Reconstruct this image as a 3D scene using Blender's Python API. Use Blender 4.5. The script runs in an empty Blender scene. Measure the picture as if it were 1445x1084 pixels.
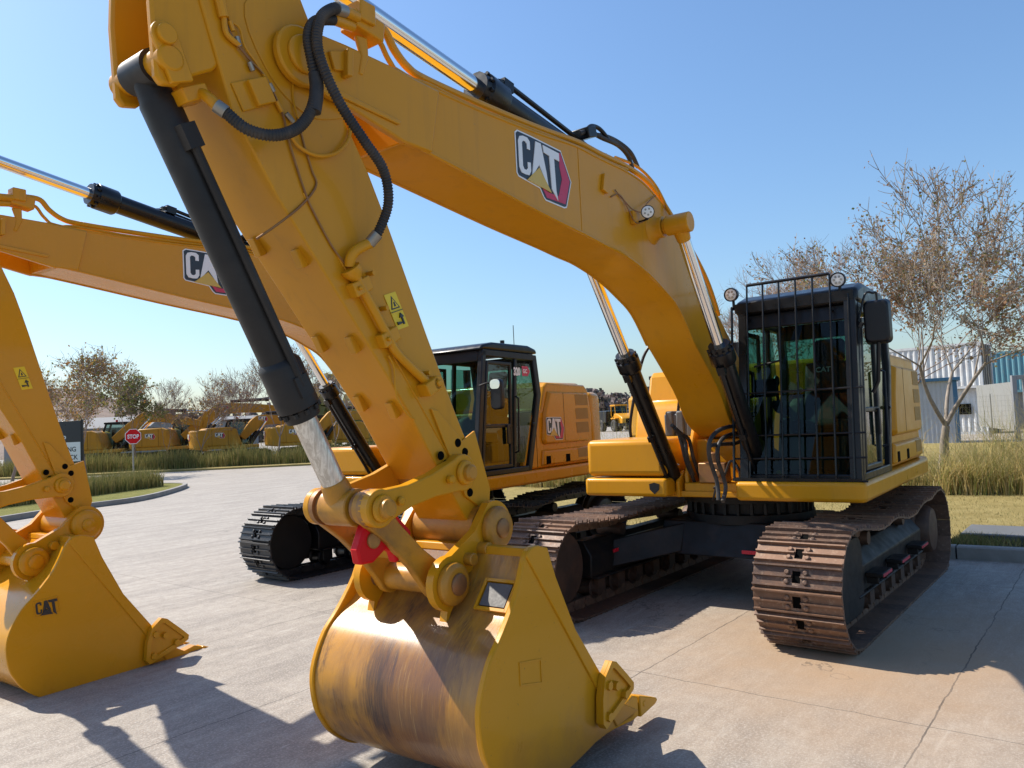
import bpy, bmesh, math, random
import numpy as np
from mathutils import Vector, Matrix
random.seed(11); np.random.seed(11)
S = bpy.context.scene
COL = S.collection
PI = math.pi
# ------------------------------------------------------------------ camera
CAM = Vector((8.02, 3.2561, 1.8822)); YAW, PIT, ROL, FOC = 3.8181, .0506, -.0473, 1083.12
IW, IH = 1445, 1084
FW = Vector((math.cos(YAW)*math.cos(PIT), math.sin(YAW)*math.cos(PIT), math.sin(PIT)))
_r = Vector((math.sin(YAW), -math.cos(YAW), 0)); _u = _r.cross(FW)
RT = _r*math.cos(ROL) + _u*math.sin(ROL); UP = _u*math.cos(ROL) - _r*math.sin(ROL)
cd = bpy.data.cameras.new('camera'); cd.sensor_width = 36; cd.lens = 36*FOC/IW
cd.clip_start = .05; cd.clip_end = 3000
co = bpy.data.objects.new('camera', cd); COL.objects.link(co); S.camera = co
co.matrix_world = Matrix(((RT.x, UP.x, -FW.x, CAM.x), (RT.y, UP.y, -FW.y, CAM.y), (RT.z, UP.z, -FW.z, CAM.z), (0, 0, 0, 1)))

def ray(px, py): return FW + RT*((px-IW/2)/FOC) - UP*((py-IH/2)/FOC)
def dep(px, py, d): return CAM + ray(px, py)*d               # point at a depth along the view
def gnd(px, py, z=0.):
    r = ray(px, py); return CAM + r*((z-CAM.z)/r.z)
def gd(px, d, z=0.):                                          # ground point under a column of the view at a depth
    q = dep(px, 600, d); return Vector((q.x, q.y, z))
SLEW = .04
def au(px, py, y):                                            # a measured point on a vertical plane of the main machine
    c, s = math.cos(SLEW), math.sin(SLEW)
    o = Vector((c*CAM.x+s*CAM.y, -s*CAM.x+c*CAM.y, CAM.z)); r = ray(px, py)
    r = Vector((c*r.x+s*r.y, -s*r.x+c*r.y, r.z)); q = o + r*((y-o.y)/r.y)
    return (q.x, q.z)
def aul(pts, y): return [au(a, b, y) for a, b in pts]
def au3(px, py, y): a = au(px, py, y); return (a[0], y, a[1])
# ------------------------------------------------------------------ object helpers
def tag(o, label=None, cat=None, group=None, kind=None):
    if label: o['label'] = label
    if cat: o['category'] = cat
    if group: o['group'] = group
    if kind: o['kind'] = kind
    return o
def empty(name, loc, label, cat, group=None, rz=0):
    o = bpy.data.objects.new(name, None); COL.objects.link(o); o.location = loc; o.rotation_euler.z = rz
    o.empty_display_size = .2
    return tag(o, label, cat, group)
def catmull(pts, k=6, closed=False):
    P = [Vector(p) for p in pts]; n = len(P); out = []
    rng = range(n if closed else n-1)
    for i in rng:
        if closed: a, b, c, d = P[(i-1) % n], P[i], P[(i+1) % n], P[(i+2) % n]
        else: a, b, c, d = P[max(i-1, 0)], P[i], P[i+1], P[min(i+2, n-1)]
        for j in range(k):
            t = j/k
            out.append(.5*((2*b)+(c-a)*t+(2*a-5*b+4*c-d)*t*t+(3*b-a-3*c+d)*t**3))
    if not closed: out.append(P[-1])
    return out
def arc(c, r, a0, a1, n=10):
    return [(c[0]+r*math.cos(math.radians(a0+(a1-a0)*i/n)), c[1]+r*math.sin(math.radians(a0+(a1-a0)*i/n))) for i in range(n+1)]
def circ(c, r, n=24): return [(c[0]+r*math.cos(2*PI*i/n), c[1]+r*math.sin(2*PI*i/n)) for i in range(n)]
def hull(pts):
    pts = sorted(set((round(a, 5), round(b, 5)) for a, b in pts))
    def half(ps):
        h = []
        for p in ps:
            while len(h) > 1 and (h[-1][0]-h[-2][0])*(p[1]-h[-2][1])-(h[-1][1]-h[-2][1])*(p[0]-h[-2][0]) <= 0: h.pop()
            h.append(p)
        return h
    a, b = half(pts), half(pts[::-1]); return a[:-1]+b[:-1]
def rrect(x0, x1, z0, z1, r, n=4):
    return (arc((x1-r, z1-r), r, 0, 90, n)+arc((x0+r, z1-r), r, 90, 180, n)+arc((x0+r, z0+r), r, 180, 270, n)+arc((x1-r, z0+r), r, 270, 360, n))
def inset(poly, d):                                           # offset a convex-ish polygon inwards, same vertex count
    n = len(poly); A = sum(poly[i][0]*poly[(i+1) % n][1]-poly[(i+1) % n][0]*poly[i][1] for i in range(n)); sg = 1 if A > 0 else -1
    out = []
    for i in range(n):
        p0, p1, p2 = Vector(poly[i-1]), Vector(poly[i]), Vector(poly[(i+1) % n])
        e1 = (p1-p0).normalized(); e2 = (p2-p1).normalized()
        n1 = Vector((-e1.y, e1.x))*sg; n2 = Vector((-e2.y, e2.x))*sg
        m = (n1+n2); m = m/max(m.dot(n1), .35) if m.length > 1e-6 else n1
        out.append(tuple(p1+m*d))
    return out
class MB:
    def __init__(s): s.v = []; s.f = []; s.m = []; s.cuts = []
    def cut(s):                                               # what follows is a piece (an object) of its own
        if s.f and (not s.cuts or s.cuts[-1] != (len(s.v), len(s.f))): s.cuts.append((len(s.v), len(s.f)))
        return s
    def add(s, vs, fs, mi=0):
        o = len(s.v); s.v += [tuple(v) for v in vs]; s.f += [tuple(i+o for i in f) for f in fs]; s.m += [mi]*len(fs); return s
    @staticmethod
    def p3(p, t, ax): return (p[0], t, p[1]) if ax == 'y' else (t, p[0], p[1]) if ax == 'x' else (p[0], p[1], t)
    def prism(s, poly, a, b, ax='y', mi=0, poly2=None):
        n = len(poly); q = poly2 or poly
        vs = [s.p3(p, a, ax) for p in poly]+[s.p3(p, b, ax) for p in q]
        fs = [tuple(range(n)), tuple(range(2*n-1, n-1, -1))]+[(i, (i+1) % n, n+(i+1) % n, n+i) for i in range(n)]
        return s.add(vs, fs, mi)
    def ringp(s, outer, inner, a, b, ax='y', mi=0):
        n = len(outer)
        vs = [s.p3(p, a, ax) for p in outer]+[s.p3(p, a, ax) for p in inner]+[s.p3(p, b, ax) for p in outer]+[s.p3(p, b, ax) for p in inner]
        fs = []
        for i in range(n):
            j = (i+1) % n
            fs += [(i, j, n+j, n+i), (2*n+i, 3*n+i, 3*n+j, 2*n+j), (i, 2*n+i, 2*n+j, j), (n+i, n+j, 3*n+j, 3*n+i)]
        return s.add(vs, fs, mi)
    def box(s, a, b, mi=0):
        return s.prism([(a[0], a[2]), (b[0], a[2]), (b[0], b[2]), (a[0], b[2])], a[1], b[1], 'y', mi)
    def obox(s, c, ex, ey, ez, mi=0):                         # oriented box: centre and three half-axis vectors
        c = Vector(c); ex, ey, ez = Vector(ex), Vector(ey), Vector(ez)
        vs = [c+ex*i+ey*j+ez*k for i in (-1, 1) for j in (-1, 1) for k in (-1, 1)]
        return s.add(vs, [(0, 1, 3, 2), (4, 6, 7, 5), (0, 4, 5, 1), (2, 3, 7, 6), (0, 2, 6, 4), (1, 5, 7, 3)], mi)
    def lathe(s, p0, p1, prof, n=20, mi=0, caps=True):        # prof: (distance from p0, radius) along p0->p1
        p0, p1 = Vector(p0), Vector(p1); d = (p1-p0).normalized(); a = d.orthogonal().normalized(); b = d.cross(a)
        vs = []; fs = []
        for t, r in prof:
            for i in range(n):
                an = 2*PI*i/n; vs.append(p0+d*t+(a*math.cos(an)+b*math.sin(an))*r)
        for k in range(len(prof)-1):
            for i in range(n):
                j = (i+1) % n; fs.append((k*n+i, k*n+j, (k+1)*n+j, (k+1)*n+i))
        if caps: fs += [tuple(range(n-1, -1, -1)), tuple((len(prof)-1)*n+i for i in range(n))]
        return s.add(vs, fs, mi)
    def cyl(s, p0, p1, r, r1=None, n=20, mi=0):
        L = (Vector(p1)-Vector(p0)).length; return s.lathe(p0, p1, [(0, r), (L, r if r1 is None else r1)], n, mi)
    def tube(s, pts, r, n=8, mi=0, closed=False):
        P = [Vector(p) for p in pts]; m = len(P); R = r if isinstance(r, (list, tuple)) else [r]*m
        T = [((P[(i+1) % m]-P[i-1]) if closed else (P[min(i+1, m-1)]-P[max(i-1, 0)])).normalized() for i in range(m)]
        a = T[0].orthogonal().normalized(); vs = []; fs = []
        for i in range(m):
            a = (a-T[i]*a.dot(T[i])).normalized(); b = T[i].cross(a)
            for j in range(n): an = 2*PI*j/n; vs.append(P[i]+(a*math.cos(an)+b*math.sin(an))*R[i])
        for i in range(m if closed else m-1):
            k = (i+1) % m
            for j in range(n): l = (j+1) % n; fs.append((i*n+j, i*n+l, k*n+l, k*n+j))
        if not closed: fs += [tuple(range(n-1, -1, -1)), tuple((m-1)*n+j for j in range(n))]
        return s.add(vs, fs, mi)
    def build(s, name, mats, parent=None, bevel=0, seg=2, ang=35, M=None, flat=False, recalc=True):
        if s.cuts:
            first = None; C = [(0, 0)]+[c for c in s.cuts if c[1] < len(s.f)]+[(len(s.v), len(s.f))]
            for (v0, f0), (v1, f1) in zip(C, C[1:]):
                p = MB(); p.v = s.v[v0:v1]; p.f = [tuple(i-v0 for i in f) for f in s.f[f0:f1]]; p.m = s.m[f0:f1]
                o = p.build(name, mats, parent, bevel, seg, ang, M, flat, recalc); first = first or o
            return first
        me = bpy.data.meshes.new(name); me.from_pydata(s.v, [], s.f)
        for m in (mats if isinstance(mats, (list, tuple)) else [mats]): me.materials.append(m)
        if any(s.m): me.polygons.foreach_set('material_index', s.m)
        if recalc:
            bm = bmesh.new(); bm.from_mesh(me); bmesh.ops.recalc_face_normals(bm, faces=bm.faces); bm.to_mesh(me); bm.free()
        if not flat:
            me.polygons.foreach_set('use_smooth', [True]*len(me.polygons)); me.set_sharp_from_angle(angle=math.radians(ang))
        o = bpy.data.objects.new(name, me); COL.objects.link(o)
        if parent: o.parent = parent
        if M is not None: o.matrix_local = M
        if bevel:
            b = o.modifiers.new('bevel', 'BEVEL'); b.width = bevel; b.segments = seg; b.limit_method = 'ANGLE'; b.angle_limit = math.radians(40)
            b.harden_normals = False; b.use_clamp_overlap = True
        return o
def copy_tree(o, parent=None):
    c = o.copy(); COL.objects.link(c)
    if parent: c.parent = parent
    for ch in list(o.children): copy_tree(ch, c)
    return c
def boltring(mb, c, ax, r, n, br, h, mi=0):
    for i in range(n):
        an = 2*PI*i/n
        if ax == 'y': p = (c[0]+r*math.cos(an), c[1], c[2]+r*math.sin(an)); q = (p[0], p[1]+h, p[2])
        mb.cyl(p, q, br, n=6, mi=mi)
# ------------------------------------------------------------------ materials
def nt(name):
    m = bpy.data.materials.new(name); m.use_nodes = True; t = m.node_tree
    return m, t, t.nodes['Principled BSDF'], t.nodes['Material Output']
def nd(t, typ, **kw):
    n = t.nodes.new(typ)
    for k, v in kw.items():
        if k in n.inputs: n.inputs[k].default_value = v
        else: setattr(n, k, v)
    return n
def coords(t, scale=(1, 1, 1), rot=(0, 0, 0)):
    tc = nd(t, 'ShaderNodeTexCoord'); mp = nd(t, 'ShaderNodeMapping'); mp.inputs['Scale'].default_value = scale; mp.inputs['Rotation'].default_value = rot
    t.links.new(tc.outputs['Object'], mp.inputs['Vector']); return mp.outputs['Vector']
def noise(t, vec, scale, detail=4, rough=.55, dist=0):
    n = nd(t, 'ShaderNodeTexNoise', Scale=scale, Detail=detail, Roughness=rough, Distortion=dist); t.links.new(vec, n.inputs['Vector']); return n.outputs['Fac']
def ramp(t, fac, stops):
    r = nd(t, 'ShaderNodeValToRGB'); e = r.color_ramp.elements
    while len(e) < len(stops): e.new(.5)
    for i, (p, c) in enumerate(stops): e[i].position = p; e[i].color = (c, c, c, 1) if isinstance(c, (int, float)) else (*c, 1)
    t.links.new(fac, r.inputs['Fac']); return r.outputs['Color']
def mix(t, fac, a, b, blend='MIX'):
    m = nd(t, 'ShaderNodeMix', data_type='RGBA', blend_type=blend)
    for inp, v in ((m.inputs[0], fac), (m.inputs[6], a), (m.inputs[7], b)):
        if isinstance(v, (int, float)): inp.default_value = v
        elif isinstance(v, tuple): inp.default_value = (*v, 1)
        else: t.links.new(v, inp)
    return m.outputs[2]
def math_(t, op, a, b=0., c=None):
    m = nd(t, 'ShaderNodeMath', operation=op)
    for i, v in enumerate((a, b) if c is None else (a, b, c)):
        if isinstance(v, (int, float)): m.inputs[i].default_value = v
        else: t.links.new(v, m.inputs[i])
    return m.outputs[0]
def bump(t, b, h, strength=.2, dist=.01):
    n = nd(t, 'ShaderNodeBump', Strength=strength, Distance=dist); t.links.new(h, n.inputs['Height']); t.links.new(n.outputs['Normal'], b.inputs['Normal'])
def simple(name, col, rough=.5, metal=0., coat=0., var=.12, scale=6., bumps=0., dirt=None, dirt_amt=.3, spec=.5, dscale=2.5):
    m, t, b, o = nt(name); v = coords(t)
    c = mix(t, noise(t, v, scale, 5), tuple(x*(1-var) for x in col), tuple(min(1, x*(1+var)) for x in col))
    rr = None
    if dirt:
        f = ramp(t, noise(t, v, dscale, 8, .65, .4), [(.45, 0), (.75, dirt_amt)])
        c = mix(t, f, c, dirt)
    t.links.new(c, b.inputs['Base Color'])
    t.links.new(ramp(t, noise(t, v, scale*1.7, 4), [(.3, max(0, rough-.08)), (.7, min(1, rough+.1))]), b.inputs['Roughness'])
    b.inputs['Metallic'].default_value = metal; b.inputs['Specular IOR Level'].default_value = spec
    if coat: b.inputs['Coat Weight'].default_value = coat; b.inputs['Coat Roughness'].default_value = .12
    if bumps: bump(t, b, noise(t, v, scale*8, 3), bumps, .004)
    return m
YEL = (.61, .27, .008)
def paint(name, col, dust=.13, rough=.32, coat=.15):
    m, t, b, o = nt(name); v = coords(t)
    c = mix(t, noise(t, v, 1.3, 4), tuple(x*.93 for x in col), tuple(min(1, x*1.05) for x in col))
    d = ramp(t, noise(t, v, 2.2, 9, .68, .6), [(.47, 0), (.8, dust)])
    c = mix(t, d, c, (.34, .20, .07))
    st = ramp(t, noise(t, coords(t, (7, 7, .55)), 1.3, 6, .7, .4), [(.52, 0), (.74, dust*1.6)]); c = mix(t, st, c, (.24, .125, .03))
    ch = ramp(t, noise(t, v, 17, 6, .75, .5), [(.665, 0), (.70, min(1, dust*3))]); c = mix(t, ch, c, (.30, .17, .06))
    sp = ramp(t, noise(t, v, 38, 3, .6), [(.70, 0), (.76, dust)])
    c = mix(t, sp, c, (.16, .10, .05))
    t.links.new(c, b.inputs['Base Color'])
    t.links.new(ramp(t, noise(t, v, 3, 6, .6), [(.3, rough-.06), (.75, rough+.16)]), b.inputs['Roughness'])
    b.inputs['Coat Weight'].default_value = coat; b.inputs['Coat Roughness'].default_value = .08; b.inputs['Specular IOR Level'].default_value = .2
    bump(t, b, noise(t, v, 60, 2), .03, .002)
    return m
M = {}
M['yellow'] = paint('yellow_paint', YEL)
M['yellow_new'] = paint('clean_yellow_paint', YEL, .04, .24, .2)
M['yellow_far'] = paint('dusty_yellow_paint', (.50, .245, .025), .42, .45, 0)
M['edge'] = simple('scuffed_yellow_paint', (.47, .205, .012), .42, var=.25, scale=7, dirt=(.10, .05, .022), dirt_amt=.75, dscale=5, bumps=.15)
def worn():                                                   # bucket shell: paint scoured down to brown primer and dark steel
    m, t, b, o = nt('worn_bucket_paint'); v = coords(t)
    vs = coords(t, (1.0, 1.9, .75), (0, .12, 0)); fine = noise(t, coords(t, (7, 46, 2.2), (.22, .1, 0)), 2.4, 7, .72, .3)
    c = mix(t, noise(t, v, 2, 5), (.50, .22, .012), (.60, .27, .02))
    big = noise(t, vs, 1.25, 6, .62, .5)
    f0 = math_(t, 'MULTIPLY', ramp(t, noise(t, coords(t, (1, 1.4, 1)), 1.7, 7, .7, .6), [(.36, 0), (.56, 1)]), ramp(t, fine, [(.3, .7), (.58, 1)]))
    c = mix(t, math_(t, 'MULTIPLY', f0, .6), c, (.30, .145, .045))
    f1 = math_(t, 'MULTIPLY', ramp(t, big, [(.41, 0), (.55, 1)]), ramp(t, fine, [(.28, .65), (.6, 1)]))
    c = mix(t, math_(t, 'MULTIPLY', f1, .8), c, (.15, .066, .028))
    f2 = math_(t, 'MULTIPLY', ramp(t, noise(t, vs, 1.9, 7, .66, .9), [(.51, 0), (.64, 1)]), ramp(t, fine, [(.40, 0), (.52, 1)]))
    c = mix(t, math_(t, 'MULTIPLY', f2, .85), c, (.03, .022, .026))
    sx = nd(t, 'ShaderNodeSeparateXYZ'); t.links.new(v, sx.inputs[0]); n3 = noise(t, coords(t, (1, 2.2, .7)), 2.6, 7, .66, .6)
    def patch(y0, z0, ry, rz, lo, hi):
        dy = math_(t, 'MULTIPLY', math_(t, 'SUBTRACT', sx.outputs[1], y0), 1/ry); dz = math_(t, 'MULTIPLY', math_(t, 'SUBTRACT', sx.outputs[2], z0), 1/rz)
        r = math_(t, 'SQRT', math_(t, 'ADD', math_(t, 'MULTIPLY', dy, dy), math_(t, 'MULTIPLY', dz, dz)))
        return ramp(t, math_(t, 'ADD', r, math_(t, 'MULTIPLY', math_(t, 'SUBTRACT', n3, .5), 1.5)), [(lo, 1), (hi, 0)])
    c = mix(t, math_(t, 'MULTIPLY', patch(.14, -.78, .34, .55, .45, 1.), math_(t, 'MULTIPLY', ramp(t, fine, [(.3, .7), (.6, 1)]), .78)), c, (.125, .052, .028))
    c = mix(t, math_(t, 'MULTIPLY', patch(-.10, -.70, .16, .42, .25, .75), math_(t, 'MULTIPLY', ramp(t, fine, [(.38, .3), (.55, 1)]), .68)), c, (.026, .018, .018))
    sc = ramp(t, noise(t, coords(t, (2.5, 70, 1.6), (.5, 0, .1)), 2, 4, .6), [(.63, 0), (.66, .35)])
    c = mix(t, sc, c, (.55, .36, .13))
    t.links.new(c, b.inputs['Base Color']); t.links.new(ramp(t, fine, [(.3, .24), (.7, .5)]), b.inputs['Roughness'])
    b.inputs['Coat Weight'].default_value = .1; bump(t, b, fine, .25, .004); return m
M['worn'] = worn()
M['pin'] = simple('worn_pin_steel', (.26, .12, .045), .45, .35, var=.4, scale=9, dirt=(.5, .26, .03), dirt_amt=.6, dscale=5)
M['black'] = simple('black_gloss_paint', (.006, .006, .007), .32, coat=.06, var=.3, spec=.35, dirt=(.06, .05, .04), dirt_amt=.12)
M['satin'] = simple('black_satin_plastic', (.010, .010, .012), .36, var=.3, spec=.35, dirt=(.05, .045, .04), dirt_amt=.12)
M['cylblack'] = simple('dusty_black_cylinder', (.016, .015, .015), .5, spec=.35, var=.3, dirt=(.07, .058, .048), dirt_amt=.35)
M['hose'] = simple('black_rubber_hose', (.022, .021, .021), .6, var=.3, dirt=(.16, .12, .09), dirt_amt=.4, dscale=6)
M['chrome'] = simple('chrome_rod', (.78, .78, .78), .10, 1., var=.05)
def wrapped():
    m, t, b, o = nt('film_wrapped_rod'); v = coords(t, (1, 1, 1)); w = noise(t, coords(t, (30, 30, 4)), 1.5, 5, .7, 1.)
    t.links.new(mix(t, ramp(t, w, [(.42, 0), (.62, 1)]), (.48, .45, .40), (.74, .72, .67)), b.inputs['Base Color'])
    b.inputs['Metallic'].default_value = .65; b.inputs['Roughness'].default_value = .3; bump(t, b, w, .35, .005); return m
M['wrap'] = wrapped()
M['clamp'] = simple('zinc_clamp', (.32, .30, .26), .4, .7, var=.2)
def track_mat(name, c0, c1, c2, rough):
    m, t, b, o = nt(name); v = coords(t)
    oi = nd(t, 'ShaderNodeObjectInfo'); f = noise(t, v, 5, 7, .66, .5)
    f2 = math_(t, 'ADD', f, math_(t, 'MULTIPLY', math_(t, 'SUBTRACT', oi.outputs['Random'], .5), .22))
    c = mix(t, ramp(t, f2, [(.38, 0), (.62, 1)]), c0, c1)
    c = mix(t, ramp(t, noise(t, coords(t, (1, 1, 1)), 26, 5, .7), [(.55, 0), (.72, .8)]), c, c2)
    t.links.new(c, b.inputs['Base Color']); b.inputs['Metallic'].default_value = .25
    t.links.new(ramp(t, f, [(.3, rough), (.7, rough+.25)]), b.inputs['Roughness']); bump(t, b, noise(t, v, 45, 4), .25, .004); return m
M['rusty'] = track_mat('rusty_track_steel', (.10, .06, .043), (.205, .112, .068), (.33, .235, .165), .45)
M['blacktrack'] = track_mat('black_track_steel', (.018, .018, .02), (.035, .035, .038), (.09, .09, .09), .35)
M['frame'] = simple('black_track_frame', (.011, .0105, .0105), .5, var=.3, spec=.3, dirt=(.075, .044, .028), dirt_amt=.45, dscale=2)
M['newframe'] = simple('new_black_track_frame', (.008, .008, .009), .4, var=.3, spec=.35, dirt=(.035, .03, .028), dirt_amt=.2)
M['rustwheel'] = simple('rusty_roller', (.075, .045, .032), .55, .3, var=.35, dirt=(.2, .09, .045), dirt_amt=.7)
M['red'] = simple('red_paint', (.60, .006, .010), .45, spec=.2)
M['redtape'] = simple('red_reflector', (.6, .01, .03), .3, coat=.5)
M['white'] = simple('white_vinyl', (.78, .78, .77), .35, var=.03)
M['dkvinyl'] = simple('black_vinyl', (.02, .022, .028), .35, var=.1)
M['gold'] = simple('gold_vinyl', (.62, .40, .06), .35, var=.05)
M['crimson'] = simple('crimson_vinyl', (.55, .02, .07), .35, var=.1)
M['ylabel'] = simple('yellow_label', (.80, .55, .01), .4, var=.03)
M['plate'] = simple('aluminium_plate', (.11, .105, .10), .6, .0, var=.35, scale=45)
M['grey'] = simple('grey_plastic', (.075, .08, .085), .55, var=.12)
M['seat'] = simple('seat_fabric', (.022, .022, .024), .85, var=.25, scale=20)
M['interior'] = simple('cab_trim', (.03, .03, .031), .6, var=.1)
M['brown'] = simple('tan_cover', (.16, .10, .05), .7, var=.15)
M['mesh'] = simple('yellow_mesh_screen', (.33, .17, .02), .55, var=.1, scale=30, bumps=.3)
M['lens'] = simple('lamp_lens', (.80, .80, .76), .12, var=.06, scale=60, coat=.6)
M['blackhole'] = simple('dark_recess', (.004, .004, .004), .9, spec=.05)
M['pale'] = simple('pale_conduit', (.50, .42, .30), .5, var=.1)
def glass(name, tint, refl=1.0):
    m, t, b, o = nt(name); t.nodes.remove(b)
    tr = nd(t, 'ShaderNodeBsdfTransparent'); tr.inputs['Color'].default_value = (*tint, 1)
    gl = nd(t, 'ShaderNodeBsdfGlossy'); gl.inputs['Roughness'].default_value = .015
    fr = nd(t, 'ShaderNodeFresnel', IOR=1.5); ge = nd(t, 'ShaderNodeNewGeometry'); f = math_(t, 'MULTIPLY', math_(t, 'MULTIPLY', fr.outputs[0], refl), math_(t, 'SUBTRACT', 1., ge.outputs['Backfacing']))
    mx = nd(t, 'ShaderNodeMixShader'); t.links.new(f, mx.inputs[0]); t.links.new(tr.outputs[0], mx.inputs[1]); t.links.new(gl.outputs[0], mx.inputs[2])
    t.links.new(mx.outputs[0], o.inputs['Surface']); return m
M['glass'] = glass('green_tinted_glass', (.44, .62, .58), .55)
M['sideglass'] = glass('side_glass', (.52, .68, .65), 1.6)
def splashed(name, dust, z0, z1, amt, rough=.3):                  # side plate: paint with scratches and dried mud along its lower edge
    m, t, b, o = nt(name); v = coords(t); sx = nd(t, 'ShaderNodeSeparateXYZ'); t.links.new(v, sx.inputs[0])
    c = mix(t, noise(t, v, 1.3, 4), tuple(x*.95 for x in YEL), tuple(min(1, x*1.05) for x in YEL))
    n = noise(t, v, 4., 8, .7, .4); h = math_(t, 'ADD', sx.outputs[2], math_(t, 'MULTIPLY', math_(t, 'SUBTRACT', n, .5), .45))
    mr = nd(t, 'ShaderNodeMapRange'); t.links.new(h, mr.inputs[0]); mr.inputs[1].default_value = z1; mr.inputs[2].default_value = z0; mr.inputs[3].default_value = 0; mr.inputs[4].default_value = amt
    c = mix(t, mr.outputs[0], c, (.30, .125, .035))
    s1 = ramp(t, noise(t, coords(t, (3, 3, 50), (.2, .7, .1)), 2, 4, .6), [(.66, 0), (.69, dust*1.5)]); c = mix(t, s1, c, (.36, .17, .03))
    c = mix(t, ramp(t, noise(t, v, 34, 3, .6), [(.69, 0), (.75, dust*2)]), c, (.14, .08, .04))
    t.links.new(c, b.inputs['Base Color']); t.links.new(ramp(t, n, [(.3, rough-.05), (.75, rough+.2)]), b.inputs['Roughness'])
    b.inputs['Coat Weight'].default_value = .1; b.inputs['Specular IOR Level'].default_value = .2; bump(t, b, noise(t, v, 5, 5, .6), .12, .02); return m
M['side_worn'] = splashed('scuffed_side_plate_paint', .2, -1.15, -.85, .65)
M['side_new'] = splashed('clean_side_plate_paint', .05, -1.15, -1.0, .25, .24)
# ------------------------------------------------------------------ decals and lettering (flat pieces a couple of mm thick on their panel)
LC = [(8, 30), (16, 14), (34, 8), (56, 8), (68, 18), (68, 46), (52, 46), (52, 30), (44, 24), (34, 24), (27, 32), (27, 108), (33, 118), (44, 118), (52, 110), (52, 90), (68, 88), (68, 116), (58, 132), (38, 134), (18, 132), (8, 116)]
LA = [(70, 136), (98, 8), (126, 8), (150, 100), (158, 150), (134, 116), (112, 84), (92, 108)]
LT = [(136, 10), (226, 14), (226, 42), (196, 40), (200, 150), (208, 184), (176, 150), (170, 38), (140, 34)]
LTRI = [(44, 150), (110, 94), (172, 164)]
BADGE = [(0, 8), (10, 0), (80, 0), (240, 4), (292, 98), (258, 192), (246, 196), (144, 192), (134, 184), (116, 158), (6, 144), (0, 136)]
HEXO = [(230, 10), (238, 10), (285, 98), (253, 186), (147, 186), (126, 158), (160, 166), (215, 166), (240, 100), (228, 60)]
def decal(name, parent, org, eu, ev, polys, M_=None, step=.0015, base=.0, down=False):
    """polys: list of (polygon in u,v, material index or key); each laid a little above the last"""
    eu, ev, org = Vector(eu), Vector(ev), Vector(org); nn = (ev.cross(eu) if down else eu.cross(ev)).normalized()
    mb = MB(); mats = []; keys = []
    for k, (po, mk) in enumerate(polys):
        if mk not in keys: keys.append(mk); mats.append(M[mk])
        a = [org+eu*u+ev*v+nn*(base+.0005) for u, v in po]; b = [p+nn*(step*(k+1)) for p in a]
        n = len(po); mb.add(a+b, [tuple(range(n, 2*n))]+[(i, (i+1) % n, n+(i+1) % n, n+i) for i in range(n)], keys.index(mk))
    return mb.build(name, mats, parent, M=M_, flat=True)
def badge(parent, org, eu, ev, M_=None, name='logo_decal'):
    dots = []
    for i in range(3):
        for j in range(7):
            u, v = 208+i*12, 62+j*15+(i % 2)*7
            if v < 160-i*3 and u < 244: dots.append(([(u-4, v), (u, v-6), (u+4, v), (u, v+6)], 'grey'))
    P = [(inset(BADGE, -5), 'white'), (BADGE, 'dkvinyl'), (HEXO, 'crimson')]
    P += [(LC, 'white'), (LA, 'white'), (LT, 'white'), (LTRI, 'gold')]
    eu, ev = Vector(eu), Vector(ev); nn = eu.cross(ev)
    o = decal(name, parent, org, eu/292, ev/292, P, M_, down=True)
    return o
def text_mb(txt, size, bold=.0):
    c = bpy.data.curves.new('lettering', 'FONT'); c.body = txt; c.size = size; c.offset = bold; c.align_x = 'LEFT'
    o = bpy.data.objects.new('lettering', c); COL.objects.link(o)
    dg = bpy.context.evaluated_depsgraph_get(); me = o.evaluated_get(dg).to_mesh()
    vs = [v.co.copy() for v in me.vertices]; fs = [tuple(p.vertices) for p in me.polygons]
    o.evaluated_get(dg).to_mesh_clear(); bpy.data.objects.remove(o); bpy.data.curves.remove(c)
    return vs, fs
def text(name, txt, size, org, eu, ev, mat, parent, bold=.0, align='l', M_=None, sx=1.):
    vs, fs = text_mb(txt, size, bold); w = max(v.x for v in vs)*sx
    off = 0 if align == 'l' else -w if align == 'r' else -w/2
    eu, ev, org = Vector(eu), Vector(ev), Vector(org)
    mb = MB(); mb.add([org+eu*(v.x*sx+off)+ev*v.y for v in vs], fs)
    return mb.build(name, mat, parent, flat=True, M=M_, recalc=False)
def warn(parent, org, eu, ev, M_=None):                       # yellow warning label, triangle above and pictogram below
    P = [([(0, 0), (1, 0), (1, 2), (0, 2)], 'ylabel'), ([(.12, 1.12), (.88, 1.12), (.5, 1.86)], 'dkvinyl'), ([(.24, 1.19), (.76, 1.19), (.5, 1.7)], 'ylabel'),
         ([(.42, 1.25), (.58, 1.25), (.56, 1.5), (.46, 1.5)], 'dkvinyl'), ([(0, .97), (1, .97), (1, 1.0), (0, 1.0)], 'dkvinyl'),
         ([(.62, .2), (.72, .2), (.72, .6), (.86, .6), (.67, .85), (.48, .6), (.62, .6)], 'dkvinyl'), ([(.15, .25), (.55, .28), (.55, .36), (.15, .42)], 'dkvinyl')]
    return decal('warning_label', parent, org, eu, ev, P, M_)
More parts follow.
